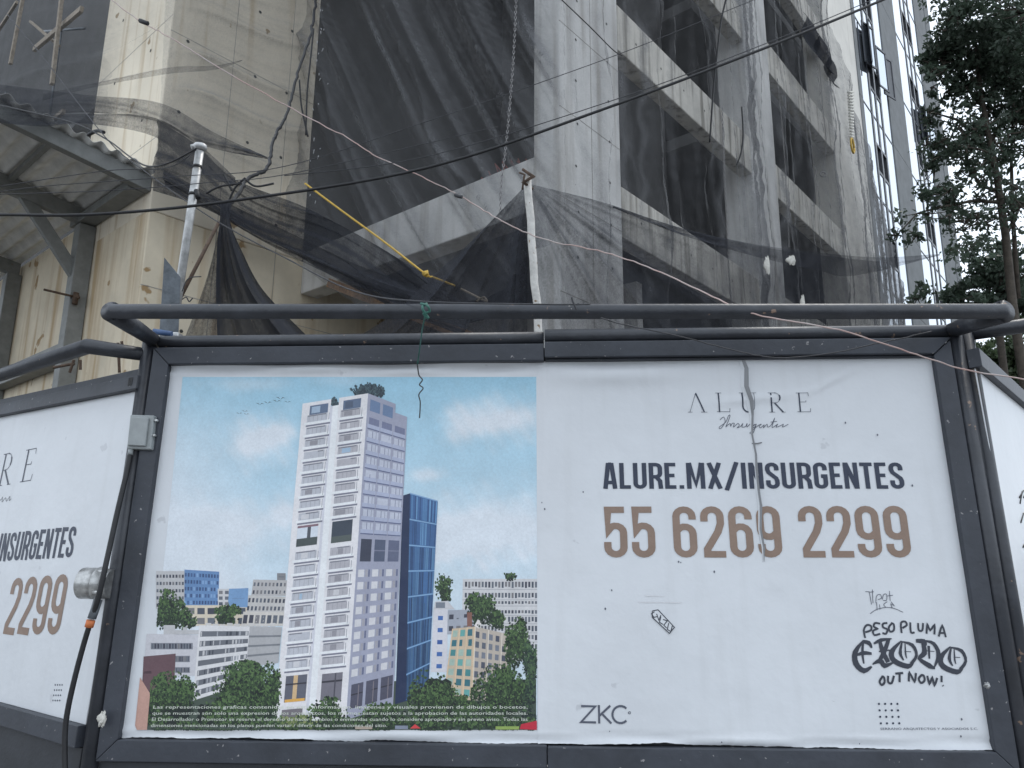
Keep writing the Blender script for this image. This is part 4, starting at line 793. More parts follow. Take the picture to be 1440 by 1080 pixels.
# small sticker
st_o = MB(); ps = [UV(915, 858), UV(925, 856), UV(949, 882), UV(941, 892), UV(918, 869)]; st_o.prism([P0(u, v, .0105) for u, v in fix(ps)], EN * .0008); stk = tag(st_o.build('sticker', M['vinyl']), 'small slanted white sticker with outlined letters, left of the graffiti on the poster', 'sticker')
pr = Print(P0, .0118, False)
OUTL = [[(920, 860), (916, 863), (919, 868), (924, 867)], [(923, 863), (926, 872), (929, 865)], [(929, 867), (927, 875), (932, 878)], [(932, 871), (938, 873), (933, 879), (937, 883)], [(940, 876), (938, 885), (943, 888), (945, 880)], [(917, 859), (925, 857.5), (948, 882), (941, 890.5), (917, 868), (917, 859)]]
strokes_px(pr, OUTL, .006, BK, 1); pr.build('outlined_letters', stk)
# left return hoarding lettering (the photo shows its right-hand end)
pr = Print(PL, .0055, False); FL_ = UVL
def skew(x_ref, slope): return lambda x, y: FL_(x, y + (x_ref - x) * slope)
put(pr, G1, 'INSURGENTES', -5, 102, 742, 783, .135, NAVY, gap=.068, F=skew(102, .06), parent=poster_s); put(pr, G2, '2299', -6 + 10, 84, 808, 891, .125, BROWN, gap=.075, F=FL_, parent=poster_s); put(pr, G2, '6269', -120, -14, 822, 898, .125, BROWN, gap=.075, F=FL_, parent=poster_s)
pr = Print(PL, .0055, False); serif_logo(pr, -84, 45, 634, 676, skew(45, .16), poster_s); strokes_px(pr, [smooth([(-4, 708), (3, 702), (5, 699), (4, 706), (9, 700), (10, 705), (15, 698), (14, 704), (17, 701)])], .005, GREY, F=FL_)
for r in range(4):
    for k in range(4):
        x, y = 79 + k * 3.2 - r * 1.1, 963 + r * 7.3; pr.uvpoly(fix([FL_(x + .8 * math.cos(a), y + 1.3 * math.sin(a)) for a in np.arange(0, 6.2, .9)]), NAVY, 3)
pr.build('fine_marks', poster_s)['kind'] = 'stuff'
# ------------------------------------------------------------------ debris netting
def ribs(q, seed, lam, warp=None):
    """sum of irregular folds along coordinate q; lam list of (wavelength, amplitude)"""
    r = np.random.default_rng(seed); o = np.zeros_like(q)
    for L_, a in lam:
        ph = r.uniform(0, 6.28); w = q * 6.2832 / L_ + ph + 0.9 * np.sin(q * 6.2832 / (L_ * 3.7) + r.uniform(0, 6.28))
        if warp is not None: w = w + warp * r.uniform(.4, 1.2)
        o += a * (1 - 2 * np.abs(np.sin(w / 2)) ** 0.7)
    return o
def net(name, label, base, nrm, off, mat_='net', dk=5.0, d0=1.0, group='black debris nets on the building', extra=None, parent=None):
    """base: (a, b, 3) grid of points, nrm: one direction or grid, off: (a, b) fold heights in metres"""
    nrm = np.array(nrm, float); nrm = nrm / np.linalg.norm(nrm, axis=-1, keepdims=True); P = base + off[..., None] * nrm
    ga, gb_ = np.gradient(off); la = np.linalg.norm(np.gradient(base, axis=0), axis=-1) + 1e-6; lb_ = np.linalg.norm(np.gradient(base, axis=1), axis=-1) + 1e-6
    sl = np.sqrt((ga / la) ** 2 + (gb_ / lb_) ** 2); dens = d0 * np.sqrt(1 + (dk * sl) ** 2)
    if extra is not None: dens = dens * extra
    m = MB(); m.grid(P); o = m.build(name, M[mat_], parent, attr=np.clip(dens, .02, 6))
    if parent is None: tag(o, label, 'netting', group)
    return o
def pgrid(x0, x1, y0, y1, nx, ny): return np.meshgrid(np.linspace(x0, x1, nx), np.linspace(y0, y1, ny), indexing='ij')
def rays_plane(X, Y, P, n):
    D = np.stack([X - CX, CY - Y, np.full_like(X, FPX)], -1) @ RM.T; k = np.dot(np.array(P) - EYE, n) / (D @ n); return EYE + D * k[..., None]
def lerp_poly(pts, n):
    p = np.array(smooth(pts, 6)); d = np.r_[0, np.cumsum(np.linalg.norm(np.diff(p, axis=0), axis=1))]; s = np.linspace(0, d[-1], n); return np.stack([np.interp(s, d, p[:, k]) for k in range(p.shape[1])], -1)
# 1 veil over the tall left opening
def project(P):
    c = (P - EYE) @ RM; return CX + FPX * c[..., 0] / c[..., 2], CY - FPX * c[..., 1] / c[..., 2]
A_, B_ = np.meshgrid(np.linspace(0, 1, 240), np.linspace(0, 1, 190), indexing='ij')
Tt = 6.55 - A_ * 6.97; zlow = np.interp(Tt, [-.5, .5, 2, 4, 6.6], [6.0, 5.4, 5.0, 5.6, 7.3]); Z = 15.5 - B_ * (15.5 - zlow)
base = CN - 0.45 * D1 + Tt[..., None] * D2 + Z[..., None] * UZ; X, Y = project(base)
q = (X - .48 * Y - 0.0006 * (X - 600) * Y) * 0.0118; wv = 0.5 * np.sin(Y * .013 + X * .008) + .2 * np.sin(Y * .04)
env = np.clip((Tt + .45) / .5, 0, 1)
off = env * ribs(q, 3, [(1.25, .16), (.62, .07), (.33, .022), (.17, .008)], wv) + .006 * np.sin(X * .5 + Y * .31) + .005 * np.sin(X * .27 - Y * .6)
streak = np.exp(-(np.sin(q * 2.6 + .8 * np.sin(q * 1.1)) / .2) ** 2) * np.clip(Y / 60 + .3, .2, 1) * env
net('debris_net', 'black debris net hanging in long slanting folds over the tall dark opening', base, -D1, off, dk=2.2, extra=.85 + 1.9 * streak + .35 * np.clip((720 - X) / 100, 0, 1))
# 2 veil along the right facade
A_, B_ = np.meshgrid(np.linspace(0, 1, 300), np.linspace(0, 1, 190), indexing='ij')
Z = 19.5 - B_ * 16.6; smax = np.interp(Z, [3, 9, 12.5, 15.5, 18.6, 20], [18.1, 17.8, 16.6, 14.3, 11.6, 10.6]); S = -0.45 + A_ ** 1.12 * (smax + 0.45)
base = CN + S[..., None] * D1 + (-0.42 - 0.25 * np.clip(S / 17, 0, 1))[..., None] * D2 + Z[..., None] * UZ
wv = .7 * np.sin(Z * 1.3 + S) + .4 * np.sin(Z * 2.9 - S * .7)
SB = s_of(on_t(1067, 250, -.55)); bunch = np.exp(-((S - SB) / .75) ** 2) + 1.1 * np.clip((S - 14.2) / 2, 0, 1)
off = np.clip((S + .45) / .5, 0, 1) * ribs(S, 5, [(1.9, .09), (.8, .04), (.35, .012)], wv) + bunch * ribs(S, 8, [(.42, .055), (.21, .03)], wv * .6) + .005 * np.sin(S * 21 + Z * 17) + .005 * np.sin(S * 13 - Z * 26) + .008 * np.sin(S * 7 + Z * 9)
lines = np.abs(np.sin(S * 9.5 + .9 * np.sin(Z * .5 + S) + .5 * np.sin(Z * 1.7))) ** 14 + .8 * np.abs(np.sin(S * 5.3 + 1.4 * np.sin(Z * .33 + 2) + .3 * np.sin(Z * 2.3))) ** 18; crk = sum(np.exp(-((project(base)[0] - (x_ + .03 * (project(base)[1] - 150) + 3 * np.sin(project(base)[1] * .09 + x_))) / w_) ** 2) * np.clip((project(base)[1] - y0_) / 30, 0, 1) * np.clip((y1_ - project(base)[1]) / 40, 0, 1) for x_, w_, y0_, y1_ in ((882, 5, 80, 300), (908, 3, 0, 480), (935, 2.2, 150, 480), (1002, 3, 0, 260), (1016, 5, 90, 480), (890, 2, -40, 60), (1100, 2.5, 100, 470), (1118, 2.5, 200, 470), (1140, 2, 60, 470)))
fine = np.abs(np.sin(S * 2.1 + .8 * np.sin(Z * .9) + Z * .15)) ** 30
net('debris_net', 'black debris net stretched along the receding right facade, gathered at the middle column', base, -D2, off, dk=2.6, extra=.72 + 1.0 * np.clip((S - 8.6) / 2.5, 0, 1) + bunch * .2 + bunch * 2.6 * lines + 3.0 * np.clip((S - 13.5) / 2, 0, 1) * lines + .8 * fine + 1.8 * crk)
# 3 veil over the grey side of the corner column
X, Y = pgrid(228, 446, -50, 262, 150, 150); X = X + (Y - 100) * -.05; base = rays_plane(X, Y, ST(0, TB - .22, 0), D2)
q = (Y - .12 * X - 18 * np.sin(X * .018)) * .0135
off = ribs(q, 11, [(.85, .05), (.4, .022), (.22, .01)], .6 * np.sin(X * .03)) * np.clip((X - 228) / 60, .15, 1) + .005 * np.sin(X * .4 + Y * .25)
net('debris_net', 'thin black debris net drawn flat across the grey side of the corner column', base, -D2, off, dk=2.6, d0=1.1, extra=np.clip((262 - Y) / 40, .02, 1) * np.clip((442 - X - (Y - 100) * .05) / 10, .1, 1))
# 4 upper left opening
X, Y = pgrid(-70, 238, -60, 205, 200, 150); base = rays_plane(X, Y, ST(SA - .2, 0, 0), D1)
q = (Y + .38 * X + 10 * np.sin(X * .03)) * .016
off = ribs(q, 17, [(.9, .06), (.45, .03), (.2, .012)], .6 * np.sin(X * .04 + Y * .02)) + .006 * np.sin(X * .37 - Y * .5)
net('debris_net', 'black debris net over the timber-filled opening above the corrugated canopy', base, -D1, off, dk=2.4, d0=1.15, extra=(.7 + .9 * np.clip((Y - 90) / 60, 0, 1)) * np.interp(X + (Y - 100) * .12, [-70, 140, 160, 236], [1, 1, .5, .1]) * np.clip((205 - Y) / 30, .02, 1) * np.where(X > 150, np.clip((110 - Y) / 60, .05, 1), 1))
# ribbons of net wrapped round the corner column
def ribbon(label, top, bot, depthf, n=90, k=22, seed=1, mat_='netdark', dk=2.0, d0=.8, lam=((.5, .03), (.2, .012)), along=True):
    T = lerp_poly(top, n); B = lerp_poly(bot, n); b = np.linspace(0, 1, k)[None, :, None]; XY = T[:, None, :] * (1 - b) + B[:, None, :] * b
    X, Y = XY[..., 0], XY[..., 1]; D = np.stack([X - CX, CY - Y, np.full_like(X, FPX)], -1) @ RM.T
    base = EYE + D * depthf(X, Y)[..., None]
    a = np.linspace(0, 1, n)[:, None] * np.linalg.norm(base[-1, 0] - base[0, 0]) ; bb = np.linspace(0, 1, k)[None, :] * np.linalg.norm(base[n // 2, -1] - base[n // 2, 0])
    q = (bb + .06 * np.sin(a * 2.1 + seed) + a * 0) if along else (a + bb * 0)
    off = ribs(q + 0 * a, seed, list(lam), .9 * np.sin(a * 1.7 + bb * 2)) + .006 * np.sin(a * 31 + bb * 23)
    return net('debris_net', label, base, -ray(720, 300), off, mat_, dk=dk, d0=d0)
def kplane(P, n): return lambda X, Y: np.dot(np.array(P) - EYE, n) / ((np.stack([X - CX, CY - Y, np.full_like(X, FPX)], -1) @ RM.T) @ n)
def kmin(*fs): return lambda X, Y: np.minimum.reduce([f(X, Y) for f in fs])
corner = kmin(kplane(ST(0, TB - .3, 0), D2), kplane(ST(SA - .28, 0, 0), D1))
ribbon('narrow strip of net wrapped round the corner column, uppermost of the three strips', [(60, 132), (135, 116), (235, 95), (300, 92), (340, 84)], [(60, 142), (135, 122), (233, 104), (300, 98), (340, 85)], corner, seed=21, d0=.45)
ribbon('broad dark band of net wrapped round the corner column below the narrow strip', [(-5, 118), (60, 126), (128, 134), (226, 145), (300, 186), (376, 221)], [(-5, 150), (60, 160), (126, 158), (218, 170), (290, 206), (378, 224)], corner, seed=23, d0=.7)
ribbon('second dark band of net round the corner column, just above the steel mast', [(-5, 150), (60, 160), (126, 160), (219, 166), (280, 204), (330, 250)], [(-5, 172), (60, 178), (124, 174), (216, 192), (270, 236), (328, 262)], corner, seed=25, d0=.75)
# 5 big dark swag running down to the right
swag = kplane(ST(0, TB - .6, 0), D2); front = kplane(ST(-.75, 0, 0), D1); both = kmin(swag, front)
ribbon('heavy black net swag sagging from the corner column down towards the hoarding', [(222, 168), (275, 204), (330, 252), (430, 292), (520, 340), (600, 388), (668, 440)], [(212, 268), (268, 286), (330, 314), (400, 350), (470, 392), (560, 436), (650, 474)], both, n=140, k=46, seed=31, lam=((.7, .07), (.33, .03), (.15, .01)), d0=1.1)
ribbon('outer fold of the black net swag below the steel mast', [(228, 238), (300, 276), (400, 324), (500, 372), (585, 402)], [(230, 262), (300, 300), (400, 356), (500, 402), (590, 428)], lambda X, Y: both(X, Y) * .97, n=110, k=26, seed=33, lam=((.45, .05), (.2, .02)), d0=.8)
# 6 net held up by the white pole
PT = on_t(742, 256, -1.9); pole_k = float(np.dot(PT - EYE, ray(742, 256)) / np.dot(ray(742, 256), ray(742, 256)))
def fan(label, tip, rim_top, bottom_y, depthf, n=120, k=70, seed=1, d0=.8, mat_='netdark', lam=((26, .12), (13, .04), (6, .01)), dk=.9):
    """net hanging from one tie point: top edge polyline rim_top (px) from the tip, straight lower edge"""
    T = lerp_poly(rim_top, n); by = np.interp(T[:, 0], [p[0] for p in sorted(bottom_y)], [p[1] for p in sorted(bottom_y)]); b = np.linspace(0, 1, k)[None, :] ** 1.2
    X = T[:, 0][:, None] + 0 * b; Y = T[:, 1][:, None] * (1 - b) + by[:, None] * b; D = np.stack([X - CX, CY - Y, np.full_like(X, FPX)], -1) @ RM.T
    base = EYE + D * depthf(X, Y)[..., None]; an = np.degrees(np.arctan2(Y - tip[1] + 4, np.abs(X - tip[0]) + 2)); rad = np.hypot(X - tip[0], Y - tip[1])
    off = ribs(an, seed, list(lam), .5 * np.sin(rad * .025)) * np.clip(rad / 120, .05, 1) * np.clip(1.5 - rad / 420, .25, 1) + .006 * np.sin(X * .23 + Y * .37) + .004 * np.sin(X * .6 - Y * .3)
    return net('debris_net', label, base, -ray(720, 300), off, mat_, dk=dk, d0=d0)
kl = lambda X, Y: pole_k * (1 + (742 - X) / 742 * .45)
fan('black net wing spread to the left of the white pole', (742, 256), [(742, 258), (705, 296), (660, 342), (600, 396), (555, 440), (500, 476)], [(500, 479), (742, 482)], kl, seed=41, d0=1.15)
kr_ = kplane(ST(0, -.95, 0), D2); kr2 = lambda X, Y: np.where(X < 900, pole_k * (1 - (X - 742) / 158) + np.minimum(kr_(np.full_like(X, 900), Y), 99) * ((X - 742) / 158), kr_(X, Y))
fan('black net wing stretched to the right of the white pole across the facade', (742, 256), [(742, 258), (800, 272), (862, 289), (960, 322), (1090, 350), (1180, 362), (1238, 368)], [(742, 482), (1238, 478)], kr2, n=200, seed=43, d0=.62, lam=((14, .12), (7, .035), (3, .008)))
ribbon('twisted upper hem of the right net wing reaching to the glass building', [(862, 289), (960, 321), (1060, 343), (1160, 356), (1240, 362), (1322, 357)], [(862, 292), (960, 331), (1060, 360), (1150, 380), (1200, 388), (1322, 359)], lambda X, Y: kr_(X, Y) * .985, n=120, k=16, seed=45, d0=.6, lam=((.5, .03), (.2, .012)))
# 7 tied net tent behind the hoarding
kt = lambda X, Y: 0 * X + 7.2 / FPX * (1 + 0 * X)
TT = [(300, 300), (312, 290), (320, 288), (332, 300)]
def tent(label, left, right, seed, d0, kk, lam):
    Lp, Rp = lerp_poly(left, 60), lerp_poly(right, 60); a = np.linspace(0, 1, 70)[:, None, None]; XY = Lp[None] * (1 - a) + Rp[None] * a; X, Y = XY[..., 0], XY[..., 1]
    D = np.stack([X - CX, CY - Y, np.full_like(X, FPX)], -1) @ RM.T; base = EYE + D * (kk / FPX); t = np.linspace(0, 1, 70)[:, None] + 0 * X; h_ = np.linspace(0, 1, 60)[None, :]
    off = ribs(t, seed, lam, .3 * np.sin(h_ * 4)) * np.clip(h_ * 1.3, .08, 1) + .004 * np.sin(X * .7 + Y * .4)
    return net('debris_net', label, base, -ray(320, 380), off, 'netdark', dk=.45, d0=d0)
tent('dark tied net tent flaring down behind the top left of the wide hoarding', [(310, 286), (309, 312), (305, 350), (304, 420), (306, 478)], [(326, 284), (324, 312), (340, 352), (372, 410), (440, 480)], 51, 2.6, 7.4, [(.6, .14), (.27, .05), (.12, .008)])
tent('thin grey left flap of the tied net tent', [(313, 300), (304, 340), (288, 400), (258, 480)], [(318, 300), (312, 340), (308, 400), (310, 480)], 53, 1.0, 7.55, [(.9, .05), (.4, .02)])
# 8 torn dark scraps at the upper right edge of the veil
m = MB()
for (x, y, w, h_) in ((1128, 16, 22, 26), (1146, 44, 22, 20), (1160, 74, 16, 20)):
    c = on_t(x, y, -.75); gr = [[c + D1 * (w * .05 * a) * 1.2 + UZ * (-h_ * .02 * b - .25 * a) - D2 * (.1 * math.sin(3 * a + 4 * b)) for b in np.linspace(0, 1, 8)] for a in np.linspace(0, 1, 8)]; m.grid(gr)
o = m.build('torn_net_scrap', M['netdark'], attr=[2.5] * len(m.v)); tag(o, 'torn dark net scraps hanging at the upper right edge of the netted facade', 'netting')
# ------------------------------------------------------------------ poles, mast, boxes
def wire(name, label, pts, r, material, cat='cable', group='wires strung across the street', n=6, jag=0.0, parent=None):
    """pts: (x, y, depth) pixel points with their distance along the view"""
    p = np.array(smooth([(a, b, c) for a, b, c in pts], 8), float)
    if jag: p[1:-1, :2] += rng.normal(0, jag, (len(p) - 2, 2))
    P = [EYE + ray(x, y) * (d / FPX) for x, y, d in p]; m = MB(); m.tube(P, r, n); o = m.build(name, material, parent)
    if parent is None: tag(o, label, cat, group)
    return o
pole = empty('white_pole', 'whitewashed wooden pole holding up the black net in the middle', 'pole', loc=PT)
P_t, P_b = PT + UZ * 0.05, onplane(757, 470, PT, np.array([0, 1.0, 0])); dd = (P_b - P_t); foot = P_t + dd * (P_t[2] + 0.22) / (P_t[2] - P_b[2])
m = MB(); m.tube([P_t + (foot - P_t) * k + rng.normal(0, .006, 3) for k in np.linspace(0, 1, 26)], 0.036, 10); m.build('shaft', M['whitepole'], pole)
m = MB(); m.tube([P_t + np.array([-.05, -.04, .06]), P_t + np.array([.05, -.05, -.02]), P_t + np.array([-.04, -.05, -.08]), P_t + np.array([.05, .04, -.1])], 0.014, 6); m.tube([P_t + np.array([-.08, -.03, .03]), P_t + np.array([-.03, -.05, .0]), P_t + np.array([-.05, -.05, -.15])], .01, 6); m.build('wire_tie', M['rust'], pole)
# galvanised mast with weather head
mt = empty('steel_mast', 'galvanised steel service mast with capped top beside the canopy', 'mast', loc=EYE + ray(250, 400) * (6.6 / FPX))
a, b = EYE + ray(281, 212) * (6.6 / FPX), EYE + ray(247, 440) * (6.6 / FPX); m = MB(); m.tube([a, a + (b - a) * .5, b + (b - a) * .9], .036, 14); m.build('tube', M['galv'], mt)
m = MB(); m.tube([a + UZ * .065, a + UZ * .055, a + UZ * .03, a - UZ * .0], [.02, .055, .06, .042], 12); m.tube([a + np.array([-.05, 0, .045]), a + np.array([-.075, -.01, .03])], .022, 8); m.build('weather_head', M['galv'], mt)
for k, q in enumerate((.10, .27)):
    c = a + (b - a) * q; m = MB(); m.tube([c + UZ * .012, c - UZ * .012], .041, 12); m.build('band', M['black'], mt)
c = a + (b - a) * .27; m = MB(); m.tube([c + np.array([.03, -.02, .03]), c + np.array([.06, -.03, -.05])], .022, 8); m.build('insulator', M['black'], mt)
# leaning zinc plate
zp = MB(); kk = 6.1 / FPX; zp.prism([EYE + ray(x, y) * kk for x, y in ((231, 362), (254, 390), (250, 500), (222, 500))], -ray(240, 430) / 1000 * .02); tag(zp.build('zinc_plate', M['zinc'], bevel=.004), 'dark zinc plate with pointed top standing behind the hoarding corner', 'metal plate')
zb_ = MB(); c = EYE + ray(238, 470) * (5.7 / FPX); zb_.box(c - np.array([.08, 0, .03]), (.15, 0, 0), (0, .1, 0), (0, 0, .05)); o = tag(zb_.build('floodlight_base', M['alu'], bevel=.01), 'small pale metal fitting lying on the hoarding top beside the zinc plate', 'fitting')
bl_ = MB(); c = EYE + ray(216, 466) * (5.65 / FPX); bl_.tube([c, c + np.array([.14, 0, -.02])], .022, 8); tag(bl_.build('blue_sleeve', mat('blue_plastic', (.05, .1, .22), .5)), 'short blue plastic sleeve at the hoarding top left corner', 'sleeve')
rb = MB(); rb.tube([EYE + ray(308, 312) * (7.6 / FPX), EYE + ray(252, 422) * (7.0 / FPX)], .018, 8); tag(rb.build('slanting_bar', M['rust']), 'thin rusty bar slanting from the tied net down to the zinc plate', 'bar')
for (pts, lab) in (([(256, 410), (262, 395), (270, 390), (283, 389)], 'upper curl of thin tie wire by the zinc plate'), ([(256, 421), (262, 418), (266, 424), (271, 419)], 'lower curl of thin tie wire by the zinc plate')):
    wire('tie_wire', lab, [(x, y, 6.5) for x, y in pts], .005, M['darkwire'], 'wire', None)
# rebar stubs beside left hoarding
for i, pts in enumerate(([(75, 517), (100, 512), (104, 513)], [(98, 524), (104, 506)], [(113, 506), (113, 520)], [(166, 482), (168, 524)], [(171, 480), (172, 487)])):
    wire('rebar_stub', ['level rusty reinforcing bar by the left hoarding', 'short bent reinforcing bar crossing the level bar', 'short upright reinforcing bar right of the level bar', 'tall thin reinforcing bar near the hoarding corner post', 'tiny bar tip above the left pipe'][i], [(x, y, 8.6) for x, y in pts], .018, M['rust'], 'bar', 'reinforcing bars on the cream wall', n=6)
# electrical box, cable and can on the corner post
def on_post(x, y, w=0.09): return onplane(x, y, P0(0, 0, w), EN)
eb = empty('electrical_box', 'grey plastic electrical box on the left corner post of the hoarding', 'electrical box', loc=on_post(198, 635))
p00, p10, p01 = on_post(178, 631), on_post(212, 632), on_post(183, 583); m = MB(); m.box(p00, p10 - p00, p01 - p00, -EN * .07); m.build('case', M['boxgrey'], eb, bevel=.008)
q00, q10, q01 = on_post(181, 627), on_post(206, 628), on_post(186, 587); m = MB(); m.box(q00 + EN * .002, q10 - q00, q01 - q00, EN * .02); m.build('lid', M['boxgrey'], eb, bevel=.006)
for (x, y) in ((220, 591), (217, 612)):
    c = on_post(x, y, .085); m = MB(); m.tube([c - EN * .02, c + EN * .006], .008, 8); m.tube([c - E1 * .03, c], .004, 6); m.build('screw', M['alu'], eb)
m = MB(); c = on_post(184, 634, .07); m.tube([c + E3 * .01, c - E3 * .03], .018, 10); m.build('cable_gland', M['boxgrey'], eb)
cn = empty('round_junction_can', 'scuffed aluminium round can fixed to the left corner post below the electrical box', 'junction can', loc=on_post(135, 820))
c0, c1 = on_post(116, 820, .06), on_post(158, 821, .06)
ax = (c1 - c0); m = MB(); m.tube([c0 - ax * .02, c0, c0 + ax * .02, c0 + ax * .52], [.075, .095, .1, .1], 24); m.build('cap', M['alu'], cn); m = MB(); m.tube([c0 + ax * .52, c0 + ax * .56, c0 + ax * .6, c1], [.104, .108, .098, .092], 24); m.build('body', M['alu'], cn)
for a_ in (0.6, 2.2): 
    m = MB(); e_ = c0 + ax * .62; d_ = -EN * -.09 * math.sin(a_) + E3 * .09 * math.cos(a_); m.tube([e_ + d_, e_ + ax * .2 + d_], .014, 8); m.build('lug', M['galv'], cn)
def onp(x, y, w): return onplane(x, y, P0(0, 0, w), EN)
cb = empty('power_cable', 'thick black power cable dropping from the electrical box past the round can', 'cable', loc=onp(90, 1075, .13))
m = MB(); m.tube([onp(x, y, w) for x, y, w in smooth([(183, 640, .08), (178, 665, .1), (165, 720, .14), (153, 775, .18), (147, 802, .2), (142, 825, .2), (136, 848, .19), (130, 868, .17)], 6)], .017, 10); m.build('upper_run', M['black'], cb)
m = MB(); m.tube([onp(x, y, .17) for x, y in ((138, 843), (134, 856), (129, 870))], .026, 12); m.build('connector', M['zinc'], cb)
m = MB(); m.tube([onp(128, 872, .17), onp(125, 882, .168)], .026, 12); m.build('orange_tape', M['orange'], cb)
m = MB(); m.tube([onp(x, y, w) for x, y, w in smooth([(125, 882, .168), (118, 905, .16), (106, 950, .15), (95, 1000, .14), (91, 1040, .13), (92, 1100, .13), (94, 1150, .13)], 6)], .0165, 10); m.build('lower_run', M['black'], cb)
# lumps of plaster
def lump(name, P, r, n, lab, mat_='putty', sq=(1, 1, 1)):
    b = MB(); T_ = 10; U_ = 14; g_ = []
    for i in range(T_ + 1):
        th = math.pi * i / T_; row = []
        for j in range(U_ + 1):
            ph = 2 * math.pi * (j % U_) / U_; k = r * (1 + .25 * math.sin(3 * ph + i) + .2 * math.sin(5 * th + 2 * ph)) * (1 if 0 < i < T_ else .8); d = np.array([math.sin(th) * math.cos(ph) * sq[0], math.sin(th) * math.sin(ph) * sq[1], math.cos(th) * sq[2]]); row.append(np.array(P) + d * k)
        g_.append(row)
    b.grid(g_); return tag(b.build(name, M[mat_]), lab, 'lump')
lump('plaster_lump', on_post(143.5, 1011, .1), .034, 0, 'white plaster lump stuck low on the left corner post', sq=(.75, .4, 1.15))
lump('plaster_lump', (L_ + (R_ - L_) * .522) + np.array([0, -.03, .01]), .022, 0, 'white plaster lump on the front pipe right of the white pole', sq=(.9, .7, .9))
wire('pipe_tie', 'bent dark wire sticking up from the plaster lump on the pipe', [(811, 436, 4.42), (806, 425, 4.42), (804, 418, 4.42)], .006, M['darkwire'], 'wire', None)
lump('bright_rivet', onp(1388, 964, .1), .016, 0, 'shiny metal rivet on the right side rail of the wide hoarding', 'alu')
for (x, y, sx_, sz, lab) in ((1113, 366, 1, 1, 'round white paper scrap caught on the net above the front pipe'), (1079, 373, .6, 1.7, 'narrow white paper scrap caught on the net left of the round one'), (1129, 425, .5, 1.5, 'white paper scrap just above the front pipe, lowest of the three')):
    lump('paper_scrap', on_t(x, y, -1.25), .085, 0, lab, sq=(sx_, .15, sz))['category'] = 'paper scrap'
# ------------------------------------------------------------------ wires
wire('black_cable', 'thick black overhead cable rising from the left edge to the top right', [(-60, 303, 6.0), (0, 302, 6), (140, 301, 6), (330, 282, 6.1), (600, 236, 6.2), (850, 153, 6.4), (1100, 58, 6.7), (1260, -8, 7), (1380, -60, 7.2)], .0135, M['black'])
wire('thin_cable', 'thin dark wire running just above the thick black cable', [(400, 247, 6.3), (600, 220, 6.3), (880, 135, 6.5), (1100, 52, 6.8), (1250, -10, 7)], .0045, M['darkwire'])
wire('thin_cable', 'highest thin dark wire crossing the tall opening and the facade', [(-30, 275, 6.5), (60, 262, 6.5), (250, 248, 6.5), (400, 234, 6.6), (600, 171, 6.7), (860, 80, 7), (1060, 0, 7.2), (1140, -30, 7.3)], .004, M['darkwire'])
wire('thin_cable', 'thin dark wire from the canopy to the tied net, level across the mast', [(-30, 274, 6.2), (150, 268, 6.3), (300, 256, 6.4), (420, 242, 6.5), (700, 178, 6.6)], .004, M['darkwire'])
wire('thin_cable', 'thin grey wire slanting from the top left past the mast to the front pipe', [(10, 20, 9), (60, 80, 8.6), (150, 195, 7.8), (200, 238, 7.2), (300, 308, 6.6), (400, 362, 6.2), (500, 410, 5.6), (598, 424, 4.55), (760, 428, 4.5), (830, 428, 4.45)], .0055, M['darkwire'])
wire('pink_wire', 'faded pink wire sagging from the top left across the tall opening to the hoarding', [(150, -6, 7.4), (200, 31, 7.2), (240, 53, 7), (300, 90, 6.9), (400, 147, 6.8), (490, 195, 6.6), (530, 220, 6.5), (600, 252, 6.4), (650, 277, 6.3), (700, 307, 6.1), (760, 335, 5.9), (850, 355, 5.6), (930, 383, 5.3), (1010, 421, 4.9), (1060, 442, 4.62), (1180, 464, 4.5), (1290, 499, 4.5), (1360, 520, 4.6), (1460, 536, 4.7)], .0048, M['pinkwire'], jag=.5)
wire('slack_wire', 'slack thin dark wire looping under the front pipe across the top rail', [(845, 447, 4.42), (880, 457, 4.5), (960, 474, 4.72), (1030, 492, 4.8), (1090, 503, 4.82), (1160, 498, 4.82), (1230, 484, 4.8), (1310, 466, 4.8)], .0042, M['darkwire'], jag=.25)
wire('service_drop', 'black wire looping from the mast head towards the canopy edge', [(276, 209, 6.55), (240, 228, 6.6), (210, 234, 6.8), (185, 222, 7.2), (150, 196, 7.8), (100, 172, 8.2), (0, 148, 8.8)], .008, M['black'])
wire('service_drop', 'thin wire from the mast head down to the black cable', [(276, 211, 6.55), (235, 236, 6.6), (150, 240, 6.6), (0, 262, 6.3)], .004, M['darkwire'])
wire('blue_clip', 'blue and black wire clip hanging above the canopy edge', [(124, 190, 8.2), (136, 184, 8.1), (146, 186, 8.0)], .02, M['black'], 'clip', None)
wire('wire_knot', 'dark knot on the pink wire near the top left', [(197, 29, 7.18), (202, 31, 7.16), (208, 33, 7.15)], .022, M['black'], 'knot', None)
wire('wire_knot', 'dark twist on the pink wire below the tall opening', [(640, 274, 6.28), (645, 276, 6.26), (650, 277, 6.25)], .016, M['darkwire'], 'knot', None)
